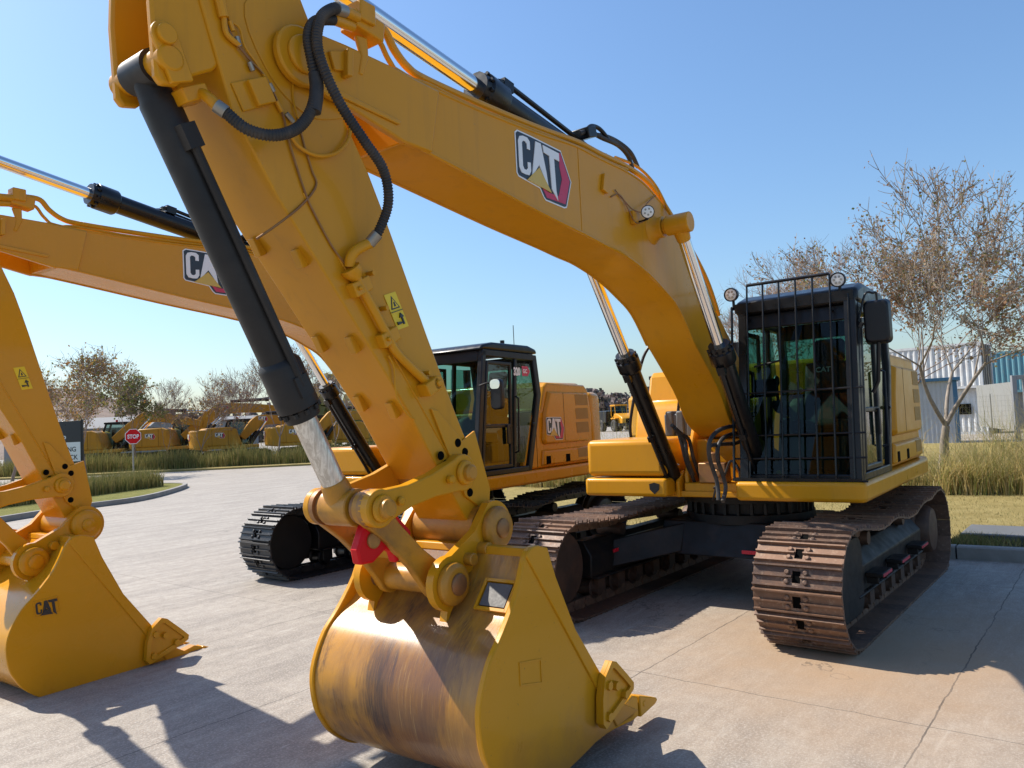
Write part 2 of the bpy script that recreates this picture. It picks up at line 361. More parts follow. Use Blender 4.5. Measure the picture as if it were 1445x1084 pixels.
# ------------------------------------------------------------------ the tracked excavators
def rot2(p, c, a): ca, sa = math.cos(a), math.sin(a); x, z = p[0]-c[0], p[1]-c[1]; return (c[0]+x*ca-z*sa, c[1]+x*sa+z*ca)
def track_path(L, zt=.91, r=.445, sag=1.):
    xe = L-r-.02; P = []
    P += [(xe+r*math.cos(a), r+.02+r*math.sin(a)) for a in [math.radians(-90+i*12) for i in range(16)]]   # idler at the front
    top = [(xe-.18, zt-.005), (xe-.45, zt-.045), (xe-.8, zt-.095), (xe-1.1, zt-.085), (xe-1.3, zt-.055), (xe-1.5, zt-.075), (xe-1.85, zt-.13), (xe-2.2, zt-.12), (xe-2.45, zt-.06), (xe-2.65, zt-.05), (-xe+.45, zt-.06), (-xe+.2, zt-.01)]
    P += [(x, zt-(zt-z)*sag-(1-sag)*.04) for x, z in top]
    P += [(-xe+r*math.cos(a), r+.02+r*math.sin(a)) for a in [math.radians(90+i*12) for i in range(16)]]
    P += [(-xe+(2*xe)*i/20, .02) for i in range(1, 20)]
    C = [Vector((p[0], p[1])) for p in P]; C.append(C[0]); d = [0]
    for i in range(1, len(C)): d.append(d[-1]+(C[i]-C[i-1]).length)
    def at(s):
        s %= d[-1]
        for i in range(1, len(C)):
            if s <= d[i]: k = (s-d[i-1])/max(d[i]-d[i-1], 1e-6); return C[i-1].lerp(C[i], k)
        return C[-1]
    return at, d[-1]
def shoe_mesh(w, mats):
    mb = MB(); t = .012; h = w/2                              # local: x along travel, z outward
    prof = [(-.092, 0), (-.092, .014), (-.086, .042), (-.074, .042), (-.068, .014), (-.012, .014), (-.007, .036), (.005, .036), (.010, .014), (.064, .014), (.068, .034), (.080, .034), (.086, .010), (.094, .004), (.094, -.006)]
    cut = .032
    mb.prism(prof, -h, -cut); mb.prism(prof, cut, h)
    thin = [(-.092, 0), (-.092, .014), (-.086, .042), (-.074, .042), (-.068, .014), (-.045, .012), (-.045, 0)]
    mb.prism(thin, -cut, cut)
    thin = [(.045, -.004), (.045, .012), (.064, .014), (.068, .034), (.080, .034), (.086, .010), (.094, .004), (.094, -.006)]
    mb.prism(thin, -cut, cut); mb.box((-.045, -cut, -.004), (.045, cut, .003), 1)
    for y in (-.07, .07):
        for x in (-.034, .038): mb.lathe((x, y, .010), (x, y, .05), [(0, .02), (.016, .02), (.022, .013)], 10)
    return mb
def crawler(root, yc, side, w, L, mt, mf, xo=0., sag=1.):
    before = set(root.children)
    at, T = track_path(L, sag=sag); n = round(T/.19); shoes = []
    ch = MB()
    for i in range(n):
        a, b = at(T*i/n), at(T*(i+1)/n); d = (b-a).normalized(); nr = Vector((d.y, -d.x)); c = (a+b)/2
        for y in (-.075, .075):
            cc = Vector((c.x, yc+y, c.y))-Vector((nr.x, 0, nr.y))*.052
            ch.obox(cc, Vector((d.x, 0, d.y))*.088, (0, .018, 0), Vector((nr.x, 0, nr.y))*.047)
        p = Vector((a.x, yc, a.y))-Vector((nr.x, 0, nr.y))*.055; ch.cyl(p-Vector((0, .10, 0)), p+Vector((0, .10, 0)), .024, n=8)
    tr = ch.build('crawler_track', M[mt], root, ang=30)
    src = None
    for i in range(n):
        a, b = at(T*i/n), at(T*(i+1)/n); d = (b-a).normalized(); nr = Vector((d.y, -d.x)); c = (a+b)/2
        if src is None: o = src = shoe_mesh(w, None).build('track_shoe', [M[mt], M['blackhole']], tr, ang=25)
        else: o = src.copy(); COL.objects.link(o); o.parent = tr
        o.matrix_local = Matrix(((-d.x, 0, nr.x, c.x), (0, 1, 0, yc), (-d.y, 0, nr.y, c.y), (0, 0, 0, 1)))
    xe = L-.465; s = side                                     # side: +1 the outer face is at +y
    fr = MB(); hw = .20
    prof = [(-hw*.75, .30), (hw*.9, .30), (hw*.95, .52), (hw*.35, .66), (-hw*.35, .66), (-hw*.8, .52)]
    prof = [(yc+s*p, z) for p, z in prof]
    fr.prism(prof, -xe+.40, xe-.42, 'x')
    fr.box((-xe+.45, yc-.215, .285), (xe-.45, yc+.215, .31))
    f = fr.build('track_frame', M[mf], root, bevel=.012)
    g = MB()
    gy = yc+s*.19                                             # cover plate beside the idler, steps, guards
    g.prism(rrect(xe-.62, xe+.30, .16, .80, .14), yc+s*.13, yc+s*.205, 'y')
    g.build('idler_guard', M[mf], root, bevel=.01)
    g = MB()
    for x in (-.75, .1, .8): g.cut(); g.box((x-.16, min(gy, gy+s*.14), .42), (x+.16, max(gy, gy+s*.14), .455)); g.box((x-.14, min(gy, gy+s*.10), .36), (x-.12, max(gy, gy+s*.10), .42)); g.box((x+.12, min(gy, gy+s*.10), .36), (x+.14, max(gy, gy+s*.10), .42))
    g.build('step', M[mf], root, bevel=.006)
    g = MB()
    for x in (-.75, .1, .8): g.cut(); g.box((x-.15, min(gy+s*.141, gy+s*.144), .425), (x+.15, max(gy+s*.141, gy+s*.144), .45)); 
    for x in (.75,): g.cut(); g.box((x-.18, min(yc-s*.19, yc-s*.195), .5), (x+.16, max(yc-s*.19, yc-s*.195), .535))
    g.build('reflector_strip', M['redtape'], root)
    mr = 'rustwheel' if mt == 'rusty' else mf
    for sx, nm in ((1, 'idler'), (-1, 'sprocket')):
        wl = MB(); r = .38
        wl.lathe((sx*xe, yc-.11, .465), (sx*xe, yc+.11, .465), [(0, r*.5), (0, r*.9), (.03, r*.95), (.055, r*.95), (.06, r), (.16, r), (.165, r*.95), (.19, r*.95), (.22, r*.9), (.22, r*.5)], 32)
        if nm == 'sprocket': wl.lathe((sx*xe, yc+s*.10, .465), (sx*xe, yc+s*.26, .465), [(0, .27), (.10, .26), (.14, .23), (.16, .12)], 28); boltring(wl, (sx*xe, yc+s*.20, .465), 'y', .22, 12, .014, s*.03)
        wl.build(nm, M[mr], root)
    src = None
    for i in range(7):
        x = -xe+.55+(2*xe-1.1)*i/6
        if src is None:
            rl = MB(); rl.lathe((0, yc-.16, 0), (0, yc+.16, 0), [(0, .05), (0, .075), (.05, .085), (.06, .11), (.08, .085), (.24, .085), (.26, .11), (.27, .085), (.32, .075), (.32, .05)], 20)
            for sy in (-1, 1): rl.box((-.07, yc+sy*.165-.02, -.03), (.07, yc+sy*.165+.02, .12))
            o = src = rl.build('track_roller', M[mr], root)
        else: o = src.copy(); COL.objects.link(o); o.parent = root
        o.location = (x, 0, .185)
    src = None
    for x in (-.72, .62):
        if src is None: o = src = MB().lathe((0, yc-.15, 0), (0, yc+.15, 0), [(0, .04), (0, .06), (.06, .07), (.24, .07), (.30, .06), (.30, .04)], 18).build('carrier_roller', M[mr], root)
        else: o = src.copy(); COL.objects.link(o); o.parent = root
        o.location = (x, 0, .70)
    if xo:
        for o in set(root.children)-before: o.location.x += xo

# --- measured outlines of the arm, in the upper frame of the near machine (x forward, z up)
PV = au(433, 75, .27)                                         # boom to stick pivot
BFOOT = (.42, 1.78)
_up = aul([(560, 95), (600, 118), (680, 155), (760, 187), (813, 205), (846, 222), (885, 241), (910, 258), (930, 280), (949, 305), (960, 327), (985, 371), (1001, 407), (1012, 438)], .24)
_lo = aul([(573, 200), (608, 214), (763, 297), (832, 332), (860, 347), (885, 360), (915, 383), (940, 409), (960, 435), (980, 480)], .24)
_ups = [tuple(v) for v in catmull(_up, 4)]; _los = [tuple(v) for v in catmull(_lo, 4)]
BOOM = _ups+[tuple(v) for v in catmull([_up[-1], (.66, 2.42), (.40, 2.05), (.27, 1.88)], 4)][1:]+arc(BFOOT, .17, 150, 290, 8)+[tuple(v) for v in catmull([(.70, 1.66), (1.0, 1.80), (1.27, 2.12), _lo[-1]], 4)][:-1]+_los[::-1]
_st = aul([(429, 39), (520, 241), (539, 291), (555, 335), (604, 474), (643, 580), (690, 700)], .19)
_sr = aul([(660, 735), (621, 665), (577, 580), (466, 396), (394, 280), (330, 160)], .19)
B0 = au(705, 745, .32); I0 = au(657, 667, .27); K0 = au(545, 718, .29); L0 = au(645, 822, .32); C0 = au(205, 103, 0)
DIR = (Vector(PV)-Vector(B0)).normalized(); NRM = Vector((DIR.y, -DIR.x))
def sp(s, n): v = Vector(PV)+DIR*s+NRM*n; return (v.x, v.y)   # along / across the stick, from the pivot
_c0, _c1 = Vector(au(495, 0, 0)), Vector(au(610, 80, 0)); _cd = (_c1-_c0).normalized()
_k = (.88-(_c0-Vector(PV)).dot(DIR))/(-_cd.dot(DIR)); E0 = tuple(_c0-_cd*_k); D0 = tuple(_c1+_cd*2.02)
STICK = [(B0[0]+.10*math.cos(a), B0[1]+.10*math.sin(a)) for a in [math.radians(d) for d in (20, -10, -40, -70, -100, -130, -160)]]
_en = (Vector(E0)-Vector(PV)).dot(NRM)
STICK = _sr[::-1]+STICK+_st[::-1]+[sp(.40, min(-.16, _en-.10)), sp(.80, _en-.13), sp(.95, _en-.10), sp(1.01, _en), sp(.95, _en+.10), sp(.80, _en+.16), sp(.35, .36)]
_bk = [(5.44, 1.13), (5.37, 1.11), (5.31, .96), (5.15, .66), (4.93, .38), (4.80, .20), (4.60, .085), (4.52, .055), (4.98, .045), (5.23, .012), (5.39, .01), (5.61, .04), (5.71, .08), (5.81, .16), (5.86, .23), (5.90, .31), (5.92, .44), (5.90, .55), (5.83, .68), (5.73, .78), (5.61, .93), (5.52, 1.11)]
BKT = [(x-5.24, z-1.17) for x, z in _bk]
def circ_int(a, ra, b, rb, side):
    d = math.hypot(b[0]-a[0], b[1]-a[1]); x = (d*d+ra*ra-rb*rb)/(2*d); h = math.sqrt(max(ra*ra-x*x, 0))
    ux, uz = (b[0]-a[0])/d, (b[1]-a[1])/d
    return (a[0]+ux*x-uz*h*side, a[1]+uz*x+ux*h*side)
def cylinder(root, MU, base, rod, y, Lb, rb, rr, rg, matb='cylblack', matr='chrome', gl=.2, port=None, name='cylinder'):
    b, r = Vector((base[0], y, base[1])), Vector((rod[0], y, rod[1])); d = (r-b).normalized(); L = (r-b).length
    mb = MB(); mb.lathe(b, r, [(.0, rb*.75), (.10, rb*.9), (.12, rb), (Lb-gl, rb), (Lb-gl+.015, rg*.93), (Lb-gl+.03, rg), (Lb-.06, rg), (Lb-.05, rg*.86), (Lb, rg*.82), (Lb, rr)], 28)
    e = MB(); mb.cyl(b+Vector((0, -.085, 0)), b+Vector((0, .085, 0)), rb*.9)
    up = Vector((-d.z, 0, d.x))
    for k in range(10):                                       # bolt heads round the gland
        an = 2*PI*k/10; a = up*math.cos(an)+Vector((0, 1, 0))*math.sin(an); p = b+d*(Lb-.052)+a*rg*.91; mb.cyl(p, p+d*.022, .013, n=6)
    c = mb.build(name, M[matb], root, M=MU)
    rd = MB(); rd.cyl(b+d*(Lb-.02), r-d*.07, rr, n=24); rd.build('piston_rod', M[matr], c)
    ey = MB(); ey.cyl(r-Vector((0, .10, 0)), r+Vector((0, .10, 0)), rr*1.45+.008); ey.lathe(r-d*.15, r, [(0, rr*1.08), (.05, rr*1.22), (.13, rr*1.3)], 20)
    ey.build('rod_eye', M['edge'] if matr == 'wrap' else M['yellow'], c, bevel=.006)
    return c, b, r, d
def pinhead(mb, x, z, y0, y1, r, n=24, mi=0): mb.lathe((x, y0, z), (x, y1, z), [(0, r), (abs(y1-y0)-.012, r), (abs(y1-y0), r-.012)], n, mi)
def corr(pts, r, k=10):                                       # ribbed hose
    P = catmull(pts, k*6); L = [0]
    for i in range(1, len(P)): L.append(L[-1]+(P[i]-P[i-1]).length)
    n = int(L[-1]/.0045); Q = []; R = []; j = 0
    for i in range(n+1):
        s = L[-1]*i/n
        while j < len(L)-2 and L[j+1] < s: j += 1
        t = (s-L[j])/max(L[j+1]-L[j], 1e-6); Q.append(P[j].lerp(P[j+1], t)); R.append(r*(1.07 if i % 3 == 0 else .9))
    return Q, R
def bucket(root, MB_, hw, worn, off, detail):
    """built round the bucket pin at (0,0); hw half width"""
    yl = .0
    P = BKT; sh = P[8:]                                       # the curved back from lip to top
    back = [tuple(v) for v in catmull(P[7:18]+[(x-5.24, z-1.17) for x, z in ((5.83, .68), (5.74, .76), (5.62, .84), (5.51, .97), (5.43, 1.09))], 4)]
    cx, cz = .30, -.62
    inn = []
    for x, z in back:
        v = Vector((cx-x, cz-z)); v.normalize(); inn.append((x+v.x*.03, z+v.y*.03))
    bk = MB(); n = len(back); y0, y1 = -hw+.03, hw-.03
    vs = [(x, y0, z) for x, z in back]+[(x, y0, z) for x, z in inn]+[(x, y1, z) for x, z in back]+[(x, y1, z) for x, z in inn]; fs = []
    for i in range(n-1): fs += [(i, i+1, 2*n+i+1, 2*n+i), (n+i, 3*n+i, 3*n+i+1, n+i+1)]
    fs += [(0, 2*n, 3*n, n), (n-1, 2*n-1, 4*n-1, 3*n-1)]
    bk.add(vs, fs)
    MI = Matrix.Translation(-off)
    b = bk.build('bucket', M[worn], root, M=MB_ @ Matrix.Translation(off), ang=50)
    s = MB()
    side = [tuple(v) for v in catmull([P[0], P[21], P[20], P[19], P[18], P[17], P[16], P[15], P[14], P[13], P[12], P[11], P[10], P[9], P[8]], 3)]+P[7:0:-1]
    side = [tuple(p) for p in side]
    grow = inset(side, -.012)
    seam0, seam1 = Vector((.26, -.12)), Vector((-.42, -1.05))
    for sg in (-1, 1):
        s.cut(); s.prism(grow, sg*hw, sg*(hw-.032))
        s.prism(fr_poly(grow, seam0, seam1), sg*(hw-.005), sg*(hw+.010))
    s.build('side_plate', M['side_worn' if worn == 'worn' else 'side_new'], b, bevel=.006)
    ym = 'yellow' if worn == 'worn' else 'yellow_new'
    t = MB(); lp = [P[7], (P[7][0]+.02, P[7][1]-.035), (P[8][0], P[8][1]-.012), (P[8][0]-.02, P[8][1]+.035), (P[6][0]+.05, P[6][1]+.02)]
    t.prism(lp, -hw+.01, hw-.01); t.build('cutting_edge', M[ym], b, bevel=.006)
    src = None; nt_ = 5
    for i in range(nt_):                                      # teeth on the lip
        y = -hw+.055+(2*hw-.11)*i/(nt_-1)
        if src is None:
            t = MB(); x0, z0 = P[7]
            pa = [(x0+.24, z0-.03), (x0+.20, z0+.045), (x0+.02, z0+.085), (x0-.045, z0+.06), (x0-.045, z0-.05), (x0+.03, z0-.055)]
            t.prism(pa, -.045, .045)
            o = src = t.build('tooth_adapter', M[ym], b, bevel=.008)
            t = MB(); pa = [(x0-.05, z0+.065), (x0-.05, z0-.06), (x0-.24, z0-.045), (x0-.275, z0-.03), (x0-.265, z0-.012)]
            t.prism(pa, -.055, .055); t.cyl((x0-.10, -.059, z0+.005), (x0-.10, .059, z0+.005), .02, n=12); tip = t.build('tooth_tip', M[ym], o, bevel=.008)
        else:
            o = src.copy(); COL.objects.link(o); o.parent = b; tp = tip.copy(); COL.objects.link(tp); tp.parent = o
        o.location = (0, y, 0)
    for sg in (-1, 1):                                        # bolted side cutters
        t = MB(); a = hw+.012
        pol = [(-.295, -.80), (-.375, -.735), (-.42, -.75), (-.54, -.855), (-.605, -.915), (-.60, -.95), (-.52, -.985), (-.28, -1.065), (-.25, -1.03), (-.26, -.90)]
        t.prism(pol, sg*a, sg*(a+.028)); inn2 = inset(pol, .035)
        t.ringp(pol, inn2, sg*(a+.028), sg*(a+.045))
        sc = t.build('side_cutter', M[ym], b, bevel=.006)
        t = MB()
        for x, z in ((-.325, -.85), (-.405, -.875), (-.50, -.95), (-.31, -1.01)): t.cut(); t.cyl((x, sg*(a+.027), z), (x, sg*(a+.058), z), .025, n=6)
        t.build('bolt', M[ym], sc)
    e = MB()                                                  # hinge ears
    lx, lz = L0[0]-B0[0], L0[1]-B0[1]
    oc = Vector((.10, -.62))
    ear = arc((0, 0), .145, 250, 70, 12)+[(lx*.45, lz*.42+.10)]+arc((lx, lz), .135, 95, -75, 12)+[(lx+.055, lz-.22), (lx+.10, lz-.30), (.38, -.36), (.24, -.20), (.12, -.16)]
    for sg in (-1, 1): e.cut(); e.prism(ear, sg*.235, sg*.28)
    e.build('hinge_ear', M[ym], b, bevel=.008, M=MI)
    e = MB()
    for sg in (-1, 1):
        for x, z, r in ((0, 0, .115), (lx, lz, .105)): e.cut(); e.lathe((x, sg*.28, z), (x, sg*.325, z), [(0, r), (.03, r), (.045, r-.015), (.05, r-.03)], 28)
        e.cut(); e.cyl((.13, sg*.275, -.09), (.13, sg*.34, -.09), .035); e.cut(); e.cyl((lx-.13, sg*.275, lz+.10), (lx-.13, sg*.33, lz+.10), .032)
    e.build('pin_boss', M['edge' if worn == 'worn' else ym], b, bevel=.005, M=MI)
    e = MB()
    for sg in (-1, 1):
        pass
    for x, z, r in ((0, 0, .052), (lx, lz, .055)): e.cut(); e.lathe((x, -.35, z), (x, .35, z), [(0, r-.02), (.01, r), (.69, r), (.70, r-.02)], 16)
    e.build('hinge_pin', M['pin' if worn == 'worn' else ym], b, bevel=.004, M=MI)
    t = MB(); t.prism([(.13, -.05), (.19, -.05), (.20, -.09), (.15, -.12), (.10, -.10)], -hw+.03, hw-.03)
    t.build('torque_tube', M[ym], b, bevel=.006)
    if detail == 'plate':
        ex = Vector((0, -1, 0)); ez = Vector((.38-.27, 0, -.33+.20)).normalized(); nn = ex.cross(ez); nn = nn if nn.x > 0 else -nn
        c = Vector((.325, hw-.16, -.265))+nn*.012
        t = MB(); t.obox(c, ex*.075, ez*.06, nn*.005); t.build('rating_plate', M['plate'], b)
        t = MB(); rp = [(-.1, -.085), (.1, -.085), (.1, .085), (-.1, .085)]
        for q in ((ex*.088, ez*.008, ez*.076), (ex*.088, ez*.008, -ez*.076), (ex*.008, ez*.084, ex*.092), (ex*.008, ez*.084, -ex*.092)): t.obox(c+q[2], q[0], q[1], nn*.008)
        t.build('plate_frame', M['yellow'], b)
        t = MB(); ey = hw+.0005
        for (x, z) in ((.30, -.62),):
            fr = [(x-.09, z-.07), (x+.09, z-.03), (x+.09, z+.08), (x-.09, z+.05)]; t.ringp(fr, inset(fr, .008), hw-.002, hw+.004)
        t.build('embossed_panel', M['yellow'], b)
    else:
        org = Vector((.52, hw+.001, -.45)); eu = Vector((-1, 0, .08)).normalized(); ev = Vector((-.12, 0, -1)).normalized(); k = .15/230
        t = decal('bucket_logo', b, org, eu*k, ev*k, [(LC, 'dkvinyl'), (LA, 'dkvinyl'), (LT, 'dkvinyl'), (LTRI, 'dkvinyl')], down=True)
        t = MB(); fr = [tuple((org+eu*k*u+ev*k*v).xz) for u, v in ((-14, -14), (244, -14), (244, 160), (-14, 160))]; t.ringp(fr, inset(fr, .006), hw-.002, hw+.003); t.build('embossed_panel', M[ym], b)
    return b
def fr_poly(poly, a, b):                                      # part of a polygon on the front side of the line a-b
    out = []; n = len(poly)
    f = lambda p: (b.x-a.x)*(p[1]-a.y)-(b.y-a.y)*(p[0]-a.x)
    for i in range(n):
        p, q = poly[i], poly[(i+1) % n]; fp, fq = f(p), f(q)
        if fp <= 0: out.append(p)
        if fp*fq < 0: t = fp/(fp-fq); out.append((p[0]+(q[0]-p[0])*t, p[1]+(q[1]-p[1])*t))
    return out
def cab(root, MU, near):
    """operator's cab: x -0.45..1.14, y .33..1.41, z 1.24..2.98 in the upper frame"""
    y0, y1 = .33, 1.41; zb, zt = 1.245, 2.90
    prof = [(1.13, zb), (.90, 2.80), (.80, zt), (-.28, zt-.02), (-.42, 2.74), (-.50, 2.25), (-.16, zb)]
    W = empty_part = None
    f = MB()
    pillar = lambda a, b, wy0, wy1, t: f.prism([a, (a[0]-t, a[1]), (b[0]-t, b[1]), b], wy0, wy1)
    for ya, yb in ((y0, y0+.07), (y1-.07, y1)):
        pillar((1.13, zb), (.905, 2.80), ya, yb, .085)        # front pillars
        pillar((.33, zb), (.20, 2.80), ya+.012, yb-.012, .06) # door pillar
        f.prism([(.02, zb), (-.07, zb), (-.38, 2.25), (-.30, 2.78), (-.20, 2.78), (-.28, 2.25)], ya, yb)
        f.box((-.04, ya, zb), (1.10, yb, zb+.07)); f.prism([(.92, 2.72), (.90, 2.81), (-.22, 2.79), (-.24, 2.70)], ya, yb)
    f.box((1.03, y0+.07, zb), (1.125, y1-.07, zb+.06)); f.prism([(.93, 2.66), (.905, 2.80), (.83, 2.80), (.86, 2.66)], y0+.07, y1-.07)
    f.box((-.06, y0+.07, zb), (.0, y1-.07, zb+.45)); f.box((-.32, y0+.07, 2.62), (-.25, y1-.07, 2.78))
    c = f.build('cab', M['satin'], root, bevel=.012, M=MU)
    rf = [(.97, 2.80), (.95, 2.93), (.72, 3.0), (-.05, 2.99), (-.28, 2.92), (-.33, 2.795)] if near else [(.96, 2.80), (.90, 2.86), (.70, 2.90), (-.1, 2.90), (-.28, 2.86), (-.32, 2.795)]
    r = MB(); r.prism(rf, y0-.012, y1+.012); r.build('roof', M['black'], c, bevel=.04, seg=3)
    if near:
        r = MB(); r.box((-.1, y0+.2, 2.99), (.6, y1-.2, 3.015)); r.build('roof_hatch', M['satin'], c, bevel=.01)
    fl = MB(); fl.box((-.05, y0+.05, zb-.01), (1.08, y1-.05, zb+.03)); fl.build('floor', M['interior'], c)
    # door frame and glass on both sides
    for yy, nm in ((y1, 'door'), (y0, 'side_panel')):
        sgn = 1 if yy == y1 else -1
        dp = [(1.02, zb+.08), (.835, 2.67), (.30, 2.66), (.365, zb+.08)]; d = MB()
        d.ringp(dp, inset(dp, .045), yy-.035, yy-.035+sgn*.04 if sgn > 0 else yy+.0)
        d.box((.37, yy-.035, 1.83), (.93, yy+(.006 if sgn > 0 else 0), 1.875))
        dd = d.build(nm, M['satin'], c, bevel=.01)
        g = MB(); g.prism(inset(dp, .03), yy-.016-.02, yy-.016); g.build('window_pane', M['sideglass'], dd)
        qp = [(.25, zb+.12), (.15, 2.66), (-.20, 2.66), (-.26, 2.25), (.05, zb+.12)]
        g = MB(); g.prism(qp, yy-.05, yy-.035); g.build('quarter_pane', M['sideglass'], c)
        if yy == y1:
            h = MB(); h.box((.43, yy+.008, 1.62), (.49, yy+.03, 1.86)); h.build('door_handle', M['satin'], dd, bevel=.006)
            h = MB(); h.tube([(.30, yy, 1.50), (.29, yy+.05, 1.52), (.25, yy+.05, 2.2), (.24, yy, 2.22)], .013); h.build('grab_rail', M['satin'], c)
    g = MB(); g.prism([(1.10, zb+.06), (1.085, zb+.06), (.885, 2.70), (.90, 2.70)], y0+.06, y1-.06); g.build('windscreen', M['glass'], c)
    g = MB(); g.prism([(-.10, 1.70), (-.085, 1.70), (-.30, 2.26), (-.28, 2.62), (-.295, 2.62), (-.315, 2.26)], y0+.07, y1-.07); g.build('rear_pane', M['glass'], c)
    # inside: seat, consoles, levers
    st = MB(); cy = (y0+y1)/2+.03
    st.prism([(.18, 1.62), (.60, 1.66), (.64, 1.72), (.60, 1.78), (.15, 1.76)], cy-.24, cy+.24); st.prism([(.20, 1.72), (.12, 1.70), (-.10, 2.30), (-.06, 2.36), (.0, 2.34)], cy-.23, cy+.23)
    s = st.build('seat', M['seat'], c, bevel=.05, seg=3)
    h = MB(); h.prism([(-.10, 2.33), (-.02, 2.36), (-.08, 2.60), (-.16, 2.56)], cy-.15, cy+.15); h.build('headrest', M['seat'], s, bevel=.05, seg=3)
    text('headrest_logo', 'CAT', .075, (.035, cy-.12, 2.25), (0, 1, 0), (-.3, 0, .95), M['white'], s, .002)
    b = MB(); b.box((.0, cy-.22, 1.27), (.45, cy+.22, 1.62)); b.build('seat_base', M['interior'], s, bevel=.02)
    for sg in (-1, 1):
        k = MB(); k.prism([(.05, 1.80), (.5, 1.86), (.62, 1.92), (.60, 1.98), (.05, 1.95)], cy+sg*.30, cy+sg*.40); k.box((.05, min(cy+sg*.3, cy+sg*.4), 1.3), (.4, max(cy+sg*.3, cy+sg*.4), 1.8))
        k.build('arm_console', M['interior'], c, bevel=.015)
        k = MB(); k.tube([(.55, cy+sg*.35, 1.95), (.57, cy+sg*.35, 2.08), (.60, cy+sg*.34, 2.14)], .016); k.lathe((.60, cy+sg*.34, 2.12), (.62, cy+sg*.335, 2.22), [(0, .02), (.03, .03), (.08, .028), (.10, .01)], 12); k.build('joystick', M['satin'], c)
    k = MB()
    for sg in (-1, 1): k.cut(); k.tube([(.85, cy+sg*.09, 1.28), (.80, cy+sg*.09, 1.62), (.78, cy+sg*.09, 1.70)], .013); k.box((.82, cy+sg*.09-.05, 1.29), (.98, cy+sg*.09+.05, 1.33))
    k.build('travel_lever', M['satin'], c)
    k = MB(); k.obox((.78, y0+.17, 2.10), (.015, .0, .005), (.0, .12, 0), (-.02, 0, .085)); k.tube([(.74, y0+.12, 1.6), (.77, y0+.13, 2.05)], .02); k.build('monitor', M['satin'], c, bevel=.01)
    k = MB(); k.tube([(.97, y0+.10, 2.02), (.90, y0+.10, 2.02), (.88, y0+.10, 2.25), (.95, y0+.10, 2.25)], .018); k.build('grab_handle', M['satin'], c)
    k = MB(); k.prism([(.25, 1.27), (.62, 1.27), (.5, 1.95), (.36, 2.0)], y0+.30, y0+.42); k.build('seat_cover', M['brown'], c, bevel=.03)
    # wiper, mirror and lamps
    k = MB(); k.tube([(1.02, y0+.42, 2.34), (1.0, y0+.16, 2.30)], .01); k.build('wiper', M['satin'], c)
    if near:
        # falling-object guard in front of the windscreen
        gd_ = MB(); P0, P1 = (1.185, 1.25), (.985, 2.86)
        gx = lambda z: P0[0]+(P1[0]-P0[0])*(z-P0[1])/(P1[1]-P0[1])
        ys = [y0-.03+i*(y1-y0-.03)/7 for i in range(8)]
        for i, y in enumerate(ys):
            top = 3.08 if 1 <= i <= 6 else 2.88
            gd_.tube([(gx(1.25), y, 1.25), (gx(top), y, top)], .0095 if 0 < i else .013)
        for z in (1.25, 1.45, 1.66, 2.05): gd_.tube([(gx(z)-.01, ys[0], z), (gx(z)-.01, ys[-1]+.10, z)], .009)
        gd_.tube([(gx(3.08), ys[1], 3.08), (gx(3.08), ys[6], 3.08)], .015)
        gd_.tube([(gx(2.88), ys[0], 2.88), (gx(2.88)-.1, ys[0]+.01, 2.88)], .014)
        for y in (ys[1], ys[6]): gd_.tube([(gx(2.75), y, 2.75), (gx(2.75)-.12, y, 2.75)], .011)
        gd_.box((1.10, y0-.04, 1.248), (1.20, y1-.01, 1.275))
        for y in ys[1:7]: gd_.lathe((gx(1.29)+.012, y, 1.29), (gx(1.29)+.025, y, 1.29), [(0, .011), (.011, .009)], 8)
        gd_.prism([(1.18, 1.25), (1.11, 1.25), (.90, 2.84), (.98, 2.84)], y1-.10, y1-.005)
        gd_.prism([(1.18, 1.25), (1.13, 1.25), (.93, 2.84), (.98, 2.84)], y0+.03, y0+.10)
        gd_.box((.90, y0+.0, 2.82), (.985, y1-.02, 2.91))
        gd_.build('windscreen_guard', M['black'], c, ang=40)
        for y in (y0-.02, y1-.13):
            k = MB(); k.lathe((.93, y, 3.015), (1.02, y, 3.005), [(0, .02), (.01, .055), (.05, .066), (.09, .066), (.09, .060), (.082, .056)], 24); k.tube([(.95, y, 2.86), (.95, y, 2.97)], .014)
            l = k.build('work_lamp', M['satin'], c); k = MB(); k.lathe((1.0, y, 3.007), (1.018, y, 3.005), [(0, .056), (.012, .054), (.016, .03)], 24); k.build('lens', M['lens'], l)
            k = MB()
            for i in range(6): an = i*PI/3; k.cut(); k.cyl((1.014, y+.03*math.cos(an), 3.005+.03*math.sin(an)), (1.019, y+.03*math.cos(an), 3.005+.03*math.sin(an)), .011, n=10)
            k.build('diode', M['clamp'], l)
        k = MB(); k.tube(catmull([(.94, y1, 2.62), (.90, y1+.06, 2.86), (.86, y1+.12, 2.87), (.84, y1+.14, 2.87), (.83, y1+.14, 2.80)], 4), .010); k.tube([(.93, y1, 2.58), (.93, y1+.02, 2.62)], .03)
        k.tube([(.83, y1+.13, 2.44), (.80, y1+.10, 2.1), (.79, y1+.05, 2.0)], .018)
        m = k.build('mirror_arm', M['satin'], c)
        k = MB(); yc = y1+.13; k.prism(rrect(yc-.115, yc+.115, 2.42, 2.82, .045), .78, .87, 'x', poly2=rrect(yc-.10, yc+.10, 2.44, 2.80, .05)); k.build('mirror_housing', M['satin'], m, bevel=.015)
        yc = y1+.13; k = MB(); k.prism(rrect(yc-.10, yc+.10, 2.45, 2.79, .03), .77, .779, 'x'); k.build('mirror_glass', M['chrome'], m)
    else:
        k = MB(); k.tube(catmull([(1.0, y1, 2.35), (.98, y1+.12, 2.38), (.97, y1+.20, 2.36)], 4), .012); m = k.build('mirror_arm', M['satin'], c)
